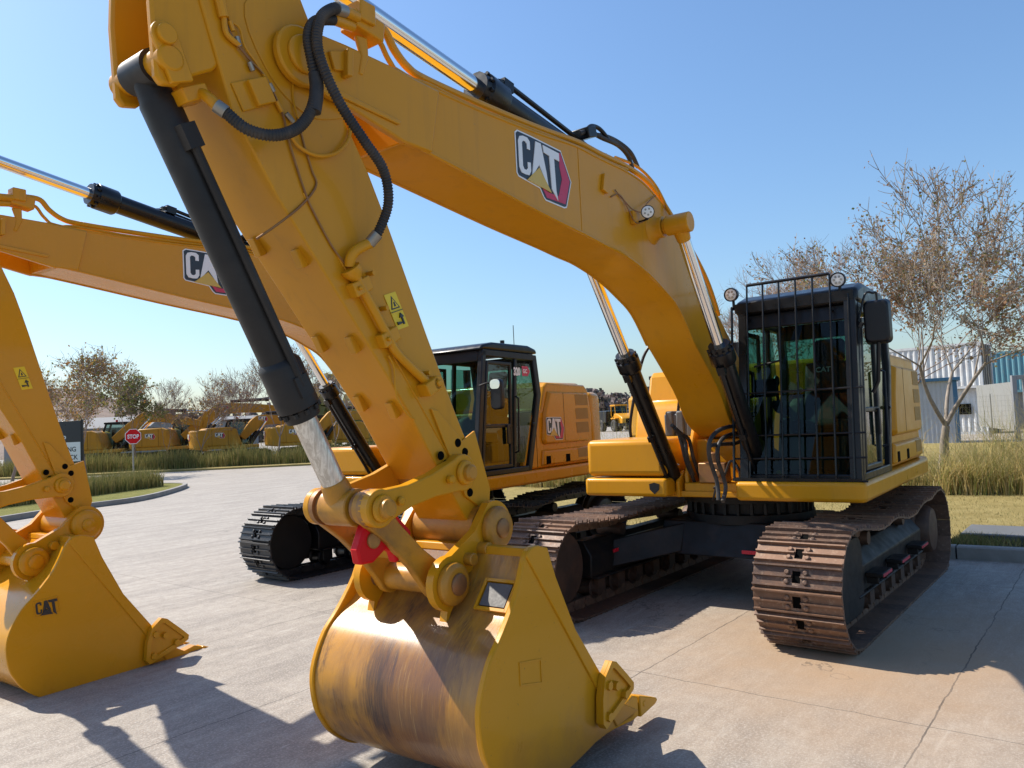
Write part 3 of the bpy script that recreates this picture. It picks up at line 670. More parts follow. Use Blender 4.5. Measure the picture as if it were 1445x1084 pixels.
        k = MB(); yc = y1+.22; k.prism(rrect(yc-.085, yc+.085, 2.05, 2.42, .06), .90, .98, 'x'); k.build('mirror_housing', M['satin'], m, bevel=.02)
        k = MB(); k.prism(rrect(yc-.07, yc+.07, 2.30, 2.41, .04), .982, .99, 'x'); k.build('mirror_glass', M['chrome'], m)
        k = MB(); k.cyl((.2, y1-.2, 2.89), (.2, y1-.2, 2.97), .03); k.tube([(.0, y1-.15, 2.88), (.0, y1-.15, 3.18)], .005); k.build('antenna', M['satin'], c)
        o = text('model_lettering', '320', .135, (.27, y1+.009, 2.50), (-1, 0, 0), (0, 0, 1), M['white'], c, .008, sx=.75)
        decal('model_badge', c, (.075, y1+.006, 2.62), (-1, 0, 0), (0, 0, -1), [([(0, 0), (.13, 0), (.19, .065), (.13, .13), (0, .13)], 'crimson')], down=True)
        text('model_lettering', 'GC', .07, (.06, y1+.011, 2.53), (-1, 0, 0), (0, 0, 1), M['white'], c, .003)
    return c
def house(root, MU, near, ym):
    ex = .27 if near else .04
    y = M[ym]
    d = MB()                                                  # base frame with the rounded skirt under the cab
    sk = arc((1.15, 1.36), .08, 0, 90, 5)+[(-1.70-ex, 1.44), (-2.1-ex, 1.38), (-2.1-ex, .30), (.35, .30)]+[(1.23, .32)]
    d.prism(sk, 1.07, 1.245, 'z'); d.build('cab_skirt', y, root, bevel=.035, seg=3, M=MU)
    d = MB(); d.box((-2.2, -1.35, 1.06), (.92, .30, 1.12)); d.box((-2.1, -1.36, 1.08), (-.2, -.3, 1.26)); d.box((.55, -.33, 1.10), (.90, .32, 1.20)); d.box((.30, -.30, 1.12), (.62, .30, 1.62))
    for s_ in (-1, 1):
        d.cut(); d.prism([(.86, 1.10), (.88, 1.28), (.60, 1.80), (.48, 1.95), (.34, 1.95), (.1, 1.5), (-.6, 1.3), (-.6, 1.1)], s_*.29, s_*.335)
        d.prism([(.95, 1.06), (.95, 1.22), (.80, 1.32), (.66, 1.22), (.66, 1.06)], s_*.36, s_*.40); d.prism([(.95, 1.06), (.95, 1.22), (.80, 1.32), (.66, 1.22), (.66, 1.06)], s_*.57, s_*.61)
    d.build('main_frame', y, root, bevel=.012, M=MU)
    d = MB(); d.box((.28, -1.36, 1.075), (1.12, -.42, 1.26)); sb = d.build('storage_step', y, root, bevel=.035, seg=3, M=MU)
    d = MB(); d.box((.30, -1.34, 1.275), (1.10, -.44, 1.655)); sb = d.build('storage_box', y, root, bevel=.06, seg=4, M=MU)
    d = MB(); d.prism([(-.605, 1.205), (-.55, 1.22), (-.495, 1.205), (-.50, 1.15), (-.55, 1.105), (-.60, 1.15)], 1.118, 1.127, 'x'); d.build('box_latch', M['satin'], root, M=MU)
    d = MB()
    d.box((-.42, -.92, 1.64), (.04, -.40, 1.90))
    for k in range(4): d.prism([(-.85+k*.13-.055, 1.64), (-.85+k*.13+.055, 1.64), (-.85+k*.13+.045, 1.93), (-.85+k*.13-.045, 1.93)], -.42, .06, 'x')
    d.build('fluid_tank', M['grey'], root, bevel=.02, M=MU)
    d = MB(); d.box((-1.6, -1.36, 1.25), (.22, -.45, 1.64)); d.box((-1.75, -1.35, 1.25), (-.5, .3, 2.05)); d.build('engine_cover', y, root, bevel=.04, M=MU)
    if near:
        d = MB(); d.tube(catmull([(.2, -1.26, 1.6), (.2, -1.26, 1.86), (.05, -1.16, 2.5), (-.02, -1.05, 2.72), (-.03, -.9, 2.76), (-.03, -.45, 2.78)], 5), .018); d.tube([(.03, -.80, 1.6), (-.02, -.62, 2.76)], .018); d.build('handrail', M['satin'], root, M=MU)
    # side doors of the engine bay
    for s_ in (1, -1):
        pr = [(.04, 1.25), (-.14, 1.95), (-.22, 2.02), (-.44, 2.04), (-.54, 2.36), (-.62, 2.42), (-1.62-ex, 2.40), (-1.72-ex, 2.32), (-1.80-ex, 1.95), (-1.78-ex, 1.25)]
        yo = 1.36; d = MB(); d.prism(pr, s_*.62, s_*yo)
        sd = d.build('engine_door', y, root, bevel=.035, seg=3, M=MU)
        if s_ < 0: continue
        d = MB(); up_ = [(-.40, 1.62), (-.46, 2.0), (-.60, 2.30), (-1.62-ex, 2.29), (-1.70-ex, 1.95), (-1.68-ex, 1.62), (-1.60-ex, 1.56), (-.45, 1.56)]
        d.prism(up_, yo, yo+.055, poly2=inset(up_, .03)); d.cut(); d.prism([(-.36, 1.28), (-.40, 1.50), (-1.69-ex, 1.50), (-1.72-ex, 1.28)], yo, yo+.04, poly2=[(-.39, 1.30), (-.42, 1.47), (-1.66-ex, 1.47), (-1.69-ex, 1.30)])
        d.build('door_panel', y, sd, bevel=.012)
        d = MB()
        for k in range(4):
            z1 = 2.25-k*.20; pl = [(-1.22-ex, z1), (-1.58-ex, z1), (-1.60-ex, z1-.155), (-1.24-ex, z1-.155)]
            if k == 3: pl = [(-1.26-ex, 1.47), (-1.60-ex, 1.47), (-1.61-ex, 1.34), (-1.28-ex, 1.34)]
            yy = yo+.058 if k < 3 else yo+.043
            d.cut(); d.prism(pl, yy-.01, yy)
        d.build('grille', M['mesh'], sd)
        d = MB()
        for x in (-.50, -1.02): d.cut(); d.box((x-.06, yo+.02, 1.30), (x+.06, yo+.046, 1.41))
        d.build('door_latch', M['blackhole'], sd, bevel=.01)
        d = MB()
        for x in (-.28, -.94): d.cut(); d.box((x-.004, yo-.01, 1.6 if x < -.5 else 1.27), (x+.004, yo+.0565 if x < -.5 else yo+.002, 2.27))
        d.build('panel_gap', M['blackhole'], sd)
        d = MB(); d.cyl((-.18, yo, 1.86), (-.18, yo+.05, 1.86), .014); d.cyl((-.18, yo+.045, 1.86), (-.13, yo+.045, 1.86), .018); d.build('door_stop', M['satin'], sd)
        if not near:
            badge(sd, (-.46, yo+.058, 1.93), (-.46, 0, 0), (0, 0, -.46))
    d = MB()                                                  # counterweight with its rounded tail
    cw = [(-1.82-ex, 1.34)]+[(-2.05-ex*.8-.75*math.sin(math.radians(a)), 1.30*math.cos(math.radians(a))) for a in range(8, 173, 12)]+[(-1.82-ex, -1.34)]
    d.prism(cw, 1.12, 2.30, 'z'); d.build('counterweight', y, root, bevel=.10, seg=4, M=MU)
    d = MB(); d.box((-1.8, -1.2, 2.05), (-.65, 1.2, 2.44)); hd = d.build('engine_hood', y, root, bevel=.05, M=MU)
    d = MB(); d.cyl((-1.2, -.5, 2.4), (-1.2, -.5, 2.75), .06); d.build('exhaust_pipe', M['satin'], root, M=MU)
def hose(mb, pts, r, n=8): mb.tube(catmull(pts, 6), r, n)
def excavator(ox, oy, slew, ds, db, da, label, near, hw, bscale, sw=.67, L=2.16):
    root = empty('excavator', (ox, oy, 0), label, 'excavator', 'excavators parked side by side on the concrete')
    ym = 'yellow' if near else 'yellow_new'; mt = 'rusty' if near else 'blacktrack'; mf = 'frame' if near else 'newframe'
    MU = Matrix.Rotation(slew, 4, 'Z')
    for s_ in (1, -1): crawler(root, s_*1.19, s_, sw, L, mt, mf, .28 if near and s_ < 0 else 0., .35 if s_ < 0 else 1.)
    c = MB(); c.prism([(-.75, .45), (.75, .45), (.62, .78), (-.62, .78)], -.70, .70)          # car body and its legs
    for sx in (-1, 1):
        for sy in (-1, 1):
            c.add([(sx*.25, sy*.55, .48), (sx*.75, sy*.45, .48), (sx*.62, sy*.45, .76), (sx*.2, sy*.55, .76), (sx*.62, sy*1.05, .34), (sx*1.15, sy*1.05, .34), (sx*1.1, sy*1.05, .62), (sx*.66, sy*1.05, .62)],
                  [(0, 1, 2, 3), (4, 7, 6, 5), (0, 4, 5, 1), (1, 5, 6, 2), (2, 6, 7, 3), (3, 7, 4, 0)])
    c.build('car_body', M[mf], root, bevel=.012)
    c = MB(); c.lathe((0, 0, .76), (0, 0, 1.06), [(0, .66), (.09, .66), (.10, .60), (.20, .60), (.21, .68), (.29, .68)], 48)
    for i in range(30): an = 2*PI*i/30; c.box((.63*math.cos(an)-.014, .63*math.sin(an)-.014, .85), (.63*math.cos(an)+.014, .63*math.sin(an)+.014, .97))
    c.build('slewing_ring', M[mf], root)
    c = MB(); c.box((.752, .2, .50), (.756, .5, .535)); c.build('reflector_strip', M['redtape'], root)
    house(root, MU, near, ym); cab(root, MU, near)
    # ---- arm
    rb = lambda p: rot2(p, BFOOT, da)
    MM = MU @ Matrix.Translation((BFOOT[0], 0, BFOOT[1])) @ Matrix.Rotation(-da, 4, 'Y') @ Matrix.Translation((-BFOOT[0], 0, -BFOOT[1]))
    MS = MM @ Matrix.Translation((PV[0], 0, PV[1])) @ Matrix.Rotation(-ds, 4, 'Y') @ Matrix.Translation((-PV[0], 0, -PV[1]))
    sr = lambda p: rb(rot2(p, PV, ds))
    b = MB(); b.prism(BOOM, -.225, .225)
    # light casting at the nose and fork plates
    bo = b.build('boom', M[ym], root, bevel=.008, M=MM, ang=30)
    nose = aul([(622, 128), (590, 112), (560, 95), (490, 62)], .25)+arc(PV, .135, 80, -110, 12)+aul([(493, 149), (573, 200), (612, 215)], .25)
    nz = MB()
    for s_ in (-1, 1): nz.cut(); nz.prism(nose, s_*.20, s_*.243)
    nz.build('nose_plate', M[ym], bo, bevel=.01)
    s_ = MB()
    for sg in (-1, 1):
        q = aul([(462, 80), (490, 70), (520, 88), (520, 112), (478, 96)], .25)
        s_.cut(); s_.lathe((PV[0], sg*.243, PV[1]), (PV[0], sg*.268, PV[1]), [(0, .085), (.018, .085), (.025, .07)], 32)
    q = aul([(466, 122), (478, 128), (565, 172), (562, 177), (470, 133)], .245); s_.cut(); s_.prism(q, .243, .256)
    s_.cut(); s_.prism(aul([(462, 73), (486, 73), (486, 102), (470, 100)], .245), .243, .262); s_.prism(aul([(482, 72), (490, 74), (490, 112), (482, 110)], .245), .243, .29)
    s_.build('nose_bracket', M[ym], bo, bevel=.005)
    w = MB()                                                  # flange edges and the weld line
    e0 = [Vector((p[0], .222, p[1])) for p in _los]; e1 = [Vector((p[0], .222, p[1])) for p in _ups]
    for sg in (1, -1):
        w.cut(); w.tube([Vector((p.x, sg*.222, p.z)) for p in e0], .011, 6); w.cut(); w.tube([Vector((p.x, sg*.222, p.z)) for p in e1], .011, 6)
    wx = au(818, 260, .225)[0]; w.cut(); w.box((wx-.004, .223, _lerp_z(_los, wx)), (wx+.004, .2285, _lerp_z(_ups, wx)))
    w.build('weld_seam', M[ym], bo)
    lg = aul([(728, 186), (806, 224)], .24) if near else None
    if near:
        O = au3(727, 184, .226); u = Vector(au3(790, 213, .226))-Vector(O); u = u.normalized()*.62; v = Vector((u.z, 0, -u.x)); v = v if v.z < 0 else -v
        badge(bo, O, u, v.normalized()*.63*.9)
    else:
        O = Vector((4.12, .226, 3.70)); u = Vector((-.68, 0, .01)); badge(bo, O, u, Vector((-.01, 0, -.60)))
    # pins where the boom cylinders push, the cylinders
    cyx, cyz = au(957, 316, .45)
    p = MB()
    for sg in (1, -1): p.cut(); p.lathe((cyx, sg*.225, cyz), (cyx, sg*.34, cyz), [(0, .13), (.02, .105), (.05, .085), (.10, .085)], 28); p.cyl((cyx, sg*.33, cyz), (cyx, sg*.50, cyz), .062); p.lathe((cyx, sg*.50, cyz), (cyx, sg*.53, cyz), [(0, .07), (.025, .07), (.03, .05)], 24); boltring(p, (cyx, sg*.53, cyz), 'y', .045, 4, .012, sg*.012)
    p.build('boom_boss', M[ym], bo, bevel=.004)
    cf = (.81, 1.17)
    for sg in (1, -1):
        c, bb, rr_, dd = cylinder(root, MU, cf, rb((cyx, cyz)), sg*.455, 1.62, .082, .05, .112, 'black', 'chrome', name='boom_cylinder'); c.name = 'boom_cylinder'
        t = MB(); o2 = Vector((0, -sg*.0, 0)); dv = Vector((dd.z, 0, -dd.x)); dv = dv if dv.x > 0 else -dv
        t.tube([bb+dd*.15+dv*.12, bb+dd*1.36+dv*.12, bb+dd*1.44+dv*.10], .02, 10); t.obox(bb+dd*.7+dv*.09, dd*.03, (0, .03, 0), dv*.05); t.obox(bb+dd*1.42+dv*.09, dd*.04, (0, .035, 0), dv*.04)
        t.build('feed_pipe', M['black'], c)
    # stick and its details
    st = MB(); st.prism(STICK, -.185, .185); sk = st.build('stick', M[ym], root, bevel=.008, M=MS, ang=30)
    e = MB()
    ear = aul([(212, -60), (211, 0), (214, 40), (219, 106), (228, 119), (250, 121), (264, 110), (300, 100), (345, 60), (330, -60)], .165)
    for sg in (-1, 1): e.cut(); e.prism(ear, sg*.13, sg*.172)
    e.cut(); e.cyl((C0[0], -.20, C0[1]), (C0[0], .20, C0[1]), .055)
    e.build('cylinder_bracket', M[ym], sk, bevel=.012)
    k0, k1 = Vector(au3(232, 50, .185)), Vector(au3(250, 98, .185)); e = MB()
    kd = (k1-k0).normalized(); kn = Vector((kd.z, 0, -kd.x)); hp = hull([tuple((k0+kn*.055*math.cos(a)+kd*.055*math.sin(a)).xz) for a in np.linspace(0, 2*PI, 20)]+[tuple((k1+kn*.05*i+kd*.05*j).xz) for i in (-1, 1) for j in (-1, 1)])
    e.prism(hp, .172, .195); e.cyl(k0, k0+Vector((0, .03, 0)), .04); e.build('pin_retainer', M[ym], sk, bevel=.005)
    # lugs on the front face, weld bead, end boss, arc plate round the pivot
    e = MB()
    for a, b2, yy in (((338, 352), (352, 377), -.10), ((463, 487), (478, 513), -.10), ((446, 598), (460, 618), -.09)):
        pass
    for px, py, yy in ((395, 381, .1), (344, 365, -.12), (507, 489, .1), (467, 503, -.12), (545, 598, .1), (523, 596, -.10)):
        s0 = (Vector(au(px, py, .19))-Vector(PV)).dot(DIR)
        zf = _front_n(s0); c3 = sp(s0, zf+.012)
        e.cut(); e.obox((c3[0], yy, c3[1]), Vector((DIR.x, 0, DIR.y))*.045, (0, .022, 0), Vector((NRM.x, 0, NRM.y))*.02)
    e.build('lug', M[ym], sk, bevel=.004)
    e = MB()
    for px, py in ((437, 372), (460, 398), (466, 415)): pass
    e.cut(); e.lathe((B0[0], -.232, B0[1]), (B0[0], .232, B0[1]), [(0, .10), (.01, .125), (.454, .125), (.464, .10)], 32); e.cut(); e.lathe((I0[0], -.212, I0[1]), (I0[0], .212, I0[1]), [(0, .07), (.01, .085), (.414, .085), (.424, .07)], 28)
    e.build('end_boss', M['edge' if near else ym], sk)
    e = MB(); R = PV; ac = [(R[0]+.34*math.cos(a), .187, R[1]+.34*math.sin(a)) for a in np.linspace(math.radians(-150), math.radians(60), 30)]
    pl_ = [sp(-.30, -.17), sp(-.25, .05), sp(-.05, .18), sp(.25, .16), sp(.34, -.17)]
    e.prism(hull([tuple(v) for v in catmull(pl_, 5)]), .185, .191)
    for s0, s1, n0, n1 in ((-.55, -2.05, _front_n(-.55)-.14, .03),):
        a, b2 = sp(s0, n0), sp(s1, n1); e.tube([(a[0], .186, a[1]), (b2[0], .186, b2[1])], .006, 6)
    q = aul([(716, 735), (700, 690), (690, 655), (640, 625), (617, 590), (607, 575), (603, 582), (655, 705), (690, 738)], .19)
    q = aul([(607, 577), (617, 580), (651, 622), (668, 608), (690, 690), (688, 725), (655, 700)], .19); e.prism(q, .185, .2)
    e.build('reinforcing_plate', M[ym], sk, bevel=.003)
    e = MB()
    for px, py in ((646, 625), (622, 643), (656, 638), (629, 655), (663, 695)): a = au3(px, py, .20); e.cut(); e.lathe(a, (a[0], .206, a[2]), [(0, .024), (.005, .022)], 16)
    e.build('plug_hole', M['blackhole'], sk)
    warn(sk, Vector(au3(556, 462, .188)), Vector((-.075, 0, .0))*.0+Vector(au3(575, 455, .188))-Vector(au3(556, 462, .188)), Vector(au3(549, 424, .188))-Vector(au3(556, 462, .188))) if False else None
    wo = Vector(au3(561, 466, .187)); wu = (Vector(au3(577, 460, .187))-wo); wv = Vector((DIR.x, 0, DIR.y))*.095
    warn(sk, wo, wu.normalized()*.085, wv)
    # ---- linkage
    Bn, In = sr(B0), sr(I0)
    Lr = (L0[0]-B0[0], L0[1]-B0[1]); sc = bscale; ca, sa = math.cos(db), math.sin(db)
    Ln = (Bn[0]+(Lr[0]*ca-Lr[1]*sa), Bn[1]+(Lr[0]*sa+Lr[1]*ca))
    li = math.hypot(K0[0]-I0[0], K0[1]-I0[1]); ll = math.hypot(K0[0]-L0[0], K0[1]-L0[1])
    K = circ_int(In, li, Ln, ll, -1); K2 = circ_int(In, li, Ln, ll, 1)
    if K2[0] > K[0]: K = K2
    lk = MB(); LP = hull(circ(In, .105)+circ((In[0]*.5+K[0]*.5, In[1]*.5+K[1]*.5), .075))+[]
    for sg in (-1, 1):
        lk.cut(); mid = Vector(In).lerp(Vector(K), .5); dI = (Vector(K)-Vector(In)).normalized(); nI = Vector((-dI.y, dI.x))
        pts = [tuple(Vector(In)+dI*(.10*math.cos(a))+nI*(.10*math.sin(a))) for a in np.linspace(math.radians(60), math.radians(300), 14)]
        pts += [tuple(Vector(In)+dI*.24-nI*.060), tuple(Vector(K)-dI*.20-nI*.056)]
        pts += [tuple(Vector(K)+dI*(.092*math.cos(a))+nI*(.092*math.sin(a))) for a in np.linspace(math.radians(-125), math.radians(125), 16)]
        pts += [tuple(Vector(K)-dI*.20+nI*.056), tuple(Vector(In)+dI*.24+nI*.060)]
        lk.prism(pts, sg*(.19 if sg > 0 else .165), .26 if sg > 0 else -.205)
        for P_, r in ((In, .066), (K, .066)): pinhead(lk, P_[0], P_[1], .26 if sg > 0 else -.205, .29 if sg > 0 else -.225, r)
        lk.cyl((In[0]+dI.x*.13, sg*.26, In[1]+dI.y*.13), (In[0]+dI.x*.13, sg*.295, In[1]+dI.y*.13), .022, n=10)
        lk.cyl((K[0]-dI.x*.12, sg*.26, K[1]-dI.y*.12), (K[0]-dI.x*.12, sg*.285, K[1]-dI.y*.12), .022, n=10)
    l1 = lk.build('idler_link', M[ym], root, bevel=.008, M=MU)
    pn = MB()
    for sg in (-1, 1): pn.cut(); pinhead(pn, In[0], In[1], .285 if sg > 0 else -.22, .325 if sg > 0 else -.245, .044); pn.cut(); pinhead(pn, K[0], K[1], .285 if sg > 0 else -.22, .325 if sg > 0 else -.245, .046)
    pn.build('link_pin', M['edge' if near else ym], l1)
    pw = MB(); dK = (Vector(Ln)-Vector(K)).normalized(); nK = Vector((-dK.y, dK.x)); LL = (Vector(Ln)-Vector(K)).length
    for sg in (-1, 1):
        pts = [tuple(Vector(K)+dK*(.086*math.cos(a))+nK*(.086*math.sin(a))) for a in np.linspace(math.radians(70), math.radians(290), 14)]
        pts += [tuple(Vector(K)+dK*.2-nK*.062), tuple(Vector(Ln)-dK*.2-nK*.062)]+[tuple(Vector(Ln)+dK*(.092*math.cos(a))+nK*(.092*math.sin(a))) for a in np.linspace(math.radians(-115), math.radians(115), 16)]+[tuple(Vector(Ln)-dK*.2+nK*.06), tuple(Vector(K)+dK*.2+nK*.06)]
        pw.prism(pts, sg*.14, sg*.185)
    c0, c1 = Vector(K)+dK*.24+nK*.02, Vector(Ln)-dK*.2+nK*.02
    pw.prism([tuple(c0-nK*.03), tuple(c1-nK*.03), tuple(c1+nK*.0), tuple(c0+nK*.0)], -.15, .15)
    pw.cyl((Ln[0], -.225, Ln[1]), (Ln[0], .225, Ln[1]), .072)
    p1 = pw.build('power_link', M['edge' if near else ym], root, bevel=.008, M=MU)
    tb = MB(); tb.lathe((K[0], -.163, K[1]), (K[0], -.105, K[1]), [(0, .092), (.03, .092), (.03, .076), (.058, .076)], 28); tb.cut(); tb.lathe((K[0],   .115, K[1]), (K[0], .212, K[1]), [(0, .076), (.067, .076), (.067, .092), (.097, .092)], 28)
    tb.build('link_bushing', M['pin' if near else ym], p1)
    hk = MB(); hc = Vector(K)+dK*.20+nK*.05
    if near:
        hp = [tuple(Vector(K)+dK*a+nK*b2) for a, b2 in ((.05, .02), (.06, .12), (.13, .15), (.22, .13), (.27, .16), (.31, .12), (.33, .02), (.36, .0), (.36, -.07), (.10, -.08))]
        hp = [tuple(Vector(K)+dK*a+nK*b2) for a, b2 in ((.08, -.07), (.07, .05), (.11, .13), (.18, .16), (.25, .12), (.28, .05), (.34, .04), (.40, .06), (.42, -.02), (.38, -.07))]
        q = -1 if (Vector(K)+nK*.2).x < K[0] else 1
        hp = [tuple(Vector(K)+dK*(a*.88-.01)+nK*b2*q*1.4) for a, b2 in ((.08, -.07), (.07, .05), (.11, .13), (.18, .16), (.25, .12), (.28, .05), (.34, .04), (.40, .06), (.42, -.02), (.38, -.07))]
        hk.prism(hp, .095, .155); h = hk.build('lifting_eye', M['red'], p1, bevel=.012)
        hk = MB(); e_ = Vector(K)+dK*.135+nK*.09*q; hk.lathe((e_.x, .09, e_.y), (e_.x, .172, e_.y), [(0, .040), (.075, .040), (.08, .034)], 18); hk.build('eye_bush', M['pin'], h)
    # ---- stick and bucket cylinders
    c, bb, rr_, dd = cylinder(root, MU, rb(D0), sr(E0), 0, 1.62 if near else 2.12, .088, .052, .118, 'black', 'chrome', gl=.26); c.name = 'stick_cylinder'
    t = MB(); dv = Vector((-dd.z, 0, dd.x)); dv = dv if dv.z > 0 else -dv
    for y_ in (-.05, .05): t.tube([bb+dd*.02+dv*.09+Vector((0, y_, 0)), bb+dd*1.38+dv*.125+Vector((0, y_, 0)), bb+dd*1.45+dv*.10+Vector((0, y_, 0))], .018, 10)
    t.obox(bb+dd*1.36+dv*.11, dd*.05, (0, .07, 0), dv*.035); t.obox(bb+dd*.05+dv*.09, dd*.06, (0, .08, 0), dv*.04)
    t.build('feed_pipe', M['black'], c)
    br = MB()
    for sg in (-1, 1): br.cut(); br.prism([(D0[0]-.12, D0[1]+.04), (D0[0]-.05, D0[1]+.10), (D0[0]+.05, D0[1]+.10), (D0[0]+.22, _lerp_z(_ups, D0[0]+.2)-.01), (D0[0]-.3, _lerp_z(_ups, D0[0]-.3)-.01)], sg*.115, sg*.15)
    br.build('cylinder_mount', M[ym], bo, bevel=.01)
    Cn = sr(C0)
    c, bb, rr_, dd = cylinder(root, MU, Cn, K, 0, 1.58 if near else 1.58, .080, .058 if near else .05, .100, 'cylblack', 'wrap' if near else 'chrome', gl=.30); c.name = 'bucket_cylinder'
    t = MB(); dv = Vector((dd.z, 0, -dd.x)); dv = dv if dv.x < 0 else -dv
    t.tube([bb+dd*.30+Vector((0, .10, 0)), bb+dd*1.30+Vector((0, .10, 0)), bb+dd*1.42+Vector((0, .095, 0))], .019, 10); t.obox(bb+dd*.28+Vector((0, .085, 0)), dd*.05, (0, .035, 0), dv*.035); t.obox(bb+dd*1.42+Vector((0, .098, 0)), dd*.05, (0, .012, 0), dv*.035)
    t.build('feed_pipe', M['cylblack'], c)
    MBk = MU @ Matrix.Translation((Bn[0], 0, Bn[1])) @ Matrix.Rotation(-db, 4, 'Y') @ Matrix.Scale(bscale, 4)
    bkt = bucket(root, MBk, hw, 'worn' if near else 'yellow_new', Vector((-.04, .085, -.02)) if near else Vector((0, .05, -.01)), 'plate' if near else 'logo')
    return root, bo, sk, MU, MS
def _lerp_z(P, x):
    Q = sorted(P)
    for i in range(len(Q)-1):
        if Q[i][0] <= x <= Q[i+1][0]: t = (x-Q[i][0])/max(Q[i+1][0]-Q[i][0], 1e-6); return Q[i][1]+(Q[i+1][1]-Q[i][1])*t
    return Q[0][1] if x < Q[0][0] else Q[-1][1]
def _front_n(s0):
    Q = sorted(((Vector(p)-Vector(PV)).dot(DIR), (Vector(p)-Vector(PV)).dot(NRM)) for p in _sr)
    return _lerp_z(Q, s0)
near = excavator(0, 0, SLEW, 0, 0, 0, 'excavator with a caged cab windscreen, rusty brown tracks and a scuffed worn bucket', True, .575, 1.03)
far2 = excavator(.13, -4.34, .07, math.radians(8.2), math.radians(1.2), math.radians(.35), 'clean excavator with shiny black tracks parked beside the rusty one', False, .59, 1.09, L=2.34)
# near machine: hoses, pipes, lamp and wires along the arm
w = bpy.data.worlds.new('World'); S.world = w; w.use_nodes = True
sk_ = w.node_tree.nodes.new('ShaderNodeTexSky'); sk_.sky_type = 'NISHITA'; sk_.sun_disc = False
SD = Vector((.21, -.89, 1.0)).normalized()
sk_.sun_elevation = math.asin(SD.z); sk_.sun_rotation = math.atan2(SD.x, SD.y); sk_.air_density = 1.4; sk_.dust_density = 1.1; sk_.ozone_density = 8.5
bg = w.node_tree.nodes['Background']; w.node_tree.links.new(sk_.outputs[0], bg.inputs[0]); bg.inputs[1].default_value = .12
sl = bpy.data.lights.new('sun', 'SUN'); sl.energy = 5.0; sl.angle = math.radians(.53); sl.color = (1., .93, .82)
so = bpy.data.objects.new('sun', sl); COL.objects.link(so); so.rotation_euler = (-SD).to_track_quat('-Z', 'Y').to_euler(); so.location = (0, -10, 20)
S.view_settings.view_transform = 'Standard'; S.view_settings.look = 'None'; S.view_settings.exposure = .56; S.view_settings.gamma = 1
def concrete():
    m, t, b, o = nt('concrete'); v = coords(t)
    c = mix(t, noise(t, v, .35, 5, .6), (.33, .29, .243), (.42, .376, .318))
    c = mix(t, ramp(t, noise(t, coords(t, (.5, 2.2, 1), (0, 0, .5)), 1.3, 9, .7, .6), [(.42, 0), (.64, .72)]), c, (.185, .16, .135))
    c = mix(t, ramp(t, noise(t, v, 9, 6, .7), [(.38, 0), (.66, .6)]), c, (.19, .16, .135))
    c = mix(t, ramp(t, noise(t, v, 60, 3, .7), [(.48, 0), (.64, .6)]), c, (.50, .455, .40))
    c = mix(t, ramp(t, noise(t, v, 140, 2, .6), [(.52, 0), (.68, .55)]), c, (.16, .14, .12))
    c = mix(t, ramp(t, noise(t, coords(t, (1.1, 7, 1), (0, 0, .12)), 1.6, 9, .74, .5), [(.57, 0), (.70, .6)]), c, (.50, .465, .41))
    c = mix(t, ramp(t, noise(t, coords(t, (1.4, 9, 1), (0, 0, -.2)), 1.1, 9, .76, .5), [(.58, 0), (.70, .55)]), c, (.17, .15, .13))
    # reddish soil trodden round the near machine
    sx = nd(t, 'ShaderNodeSeparateXYZ'); t.links.new(v, sx.inputs[0]); X, Y = sx.outputs[0], sx.outputs[1]
    dx = math_(t, 'MULTIPLY', math_(t, 'SUBTRACT', X, 1.7), .35); dy = math_(t, 'MULTIPLY', math_(t, 'SUBTRACT', Y, 1.6), .42)
    rr = math_(t, 'SQRT', math_(t, 'ADD', math_(t, 'MULTIPLY', dx, dx), math_(t, 'MULTIPLY', dy, dy)))
    f = ramp(t, math_(t, 'ADD', rr, math_(t, 'MULTIPLY', math_(t, 'SUBTRACT', noise(t, v, 1.6, 6, .65), .5), .7)), [(.12, .85), (1.35, 0)])
    c = mix(t, f, c, (.36, .235, .135))
    jn = noise(t, v, 3.5, 4, .6); dv = lambda a, p, off, wd: math_(t, 'LESS_THAN', math_(t, 'ABSOLUTE', math_(t, 'SUBTRACT', math_(t, 'MODULO', math_(t, 'ADD', math_(t, 'ADD', a, math_(t, 'MULTIPLY', jn, .06)), 200*p-off+p/2), p), p/2)), wd)
    j = math_(t, 'MAXIMUM', dv(Y, 1.90, .34, .005), dv(X, 4.1, 3.02, .004))
    vo = nd(t, 'ShaderNodeTexVoronoi', feature='DISTANCE_TO_EDGE', Scale=.23); wv = nd(t, 'ShaderNodeVectorMath', operation='ADD')
    nz = nd(t, 'ShaderNodeTexNoise', Scale=2.2, Detail=6); t.links.new(v, nz.inputs['Vector']); sc_ = nd(t, 'ShaderNodeVectorMath', operation='SCALE', Scale=1.6); t.links.new(nz.outputs['Color'], sc_.inputs[0])
    t.links.new(v, wv.inputs[0]); t.links.new(sc_.outputs[0], wv.inputs[1]); t.links.new(wv.outputs[0], vo.inputs['Vector'])
    cr = math_(t, 'MULTIPLY', math_(t, 'LESS_THAN', vo.outputs['Distance'], .0028), ramp(t, noise(t, v, .5, 2), [(.50, 0), (.56, 1)]))
    j = math_(t, 'MAXIMUM', j, math_(t, 'MULTIPLY', cr, .55))
    c = mix(t, math_(t, 'MULTIPLY', j, ramp(t, noise(t, v, 1.1, 5, .7), [(.38, .42), (.60, .78)])), c, (.05, .042, .036))
    t.links.new(c, b.inputs['Base Color']); b.inputs['Roughness'].default_value = .72; b.inputs['Specular IOR Level'].default_value = .35
    bump(t, b, math_(t, 'SUBTRACT', noise(t, v, 55, 4, .7), math_(t, 'MULTIPLY', j, 2)), .4, .008); return m
M['concrete'] = concrete()
g = MB(); g.add([(-400, -500, 0), (60, -500, 0), (60, 300, 0), (-400, 300, 0)], [(0, 1, 2, 3)])
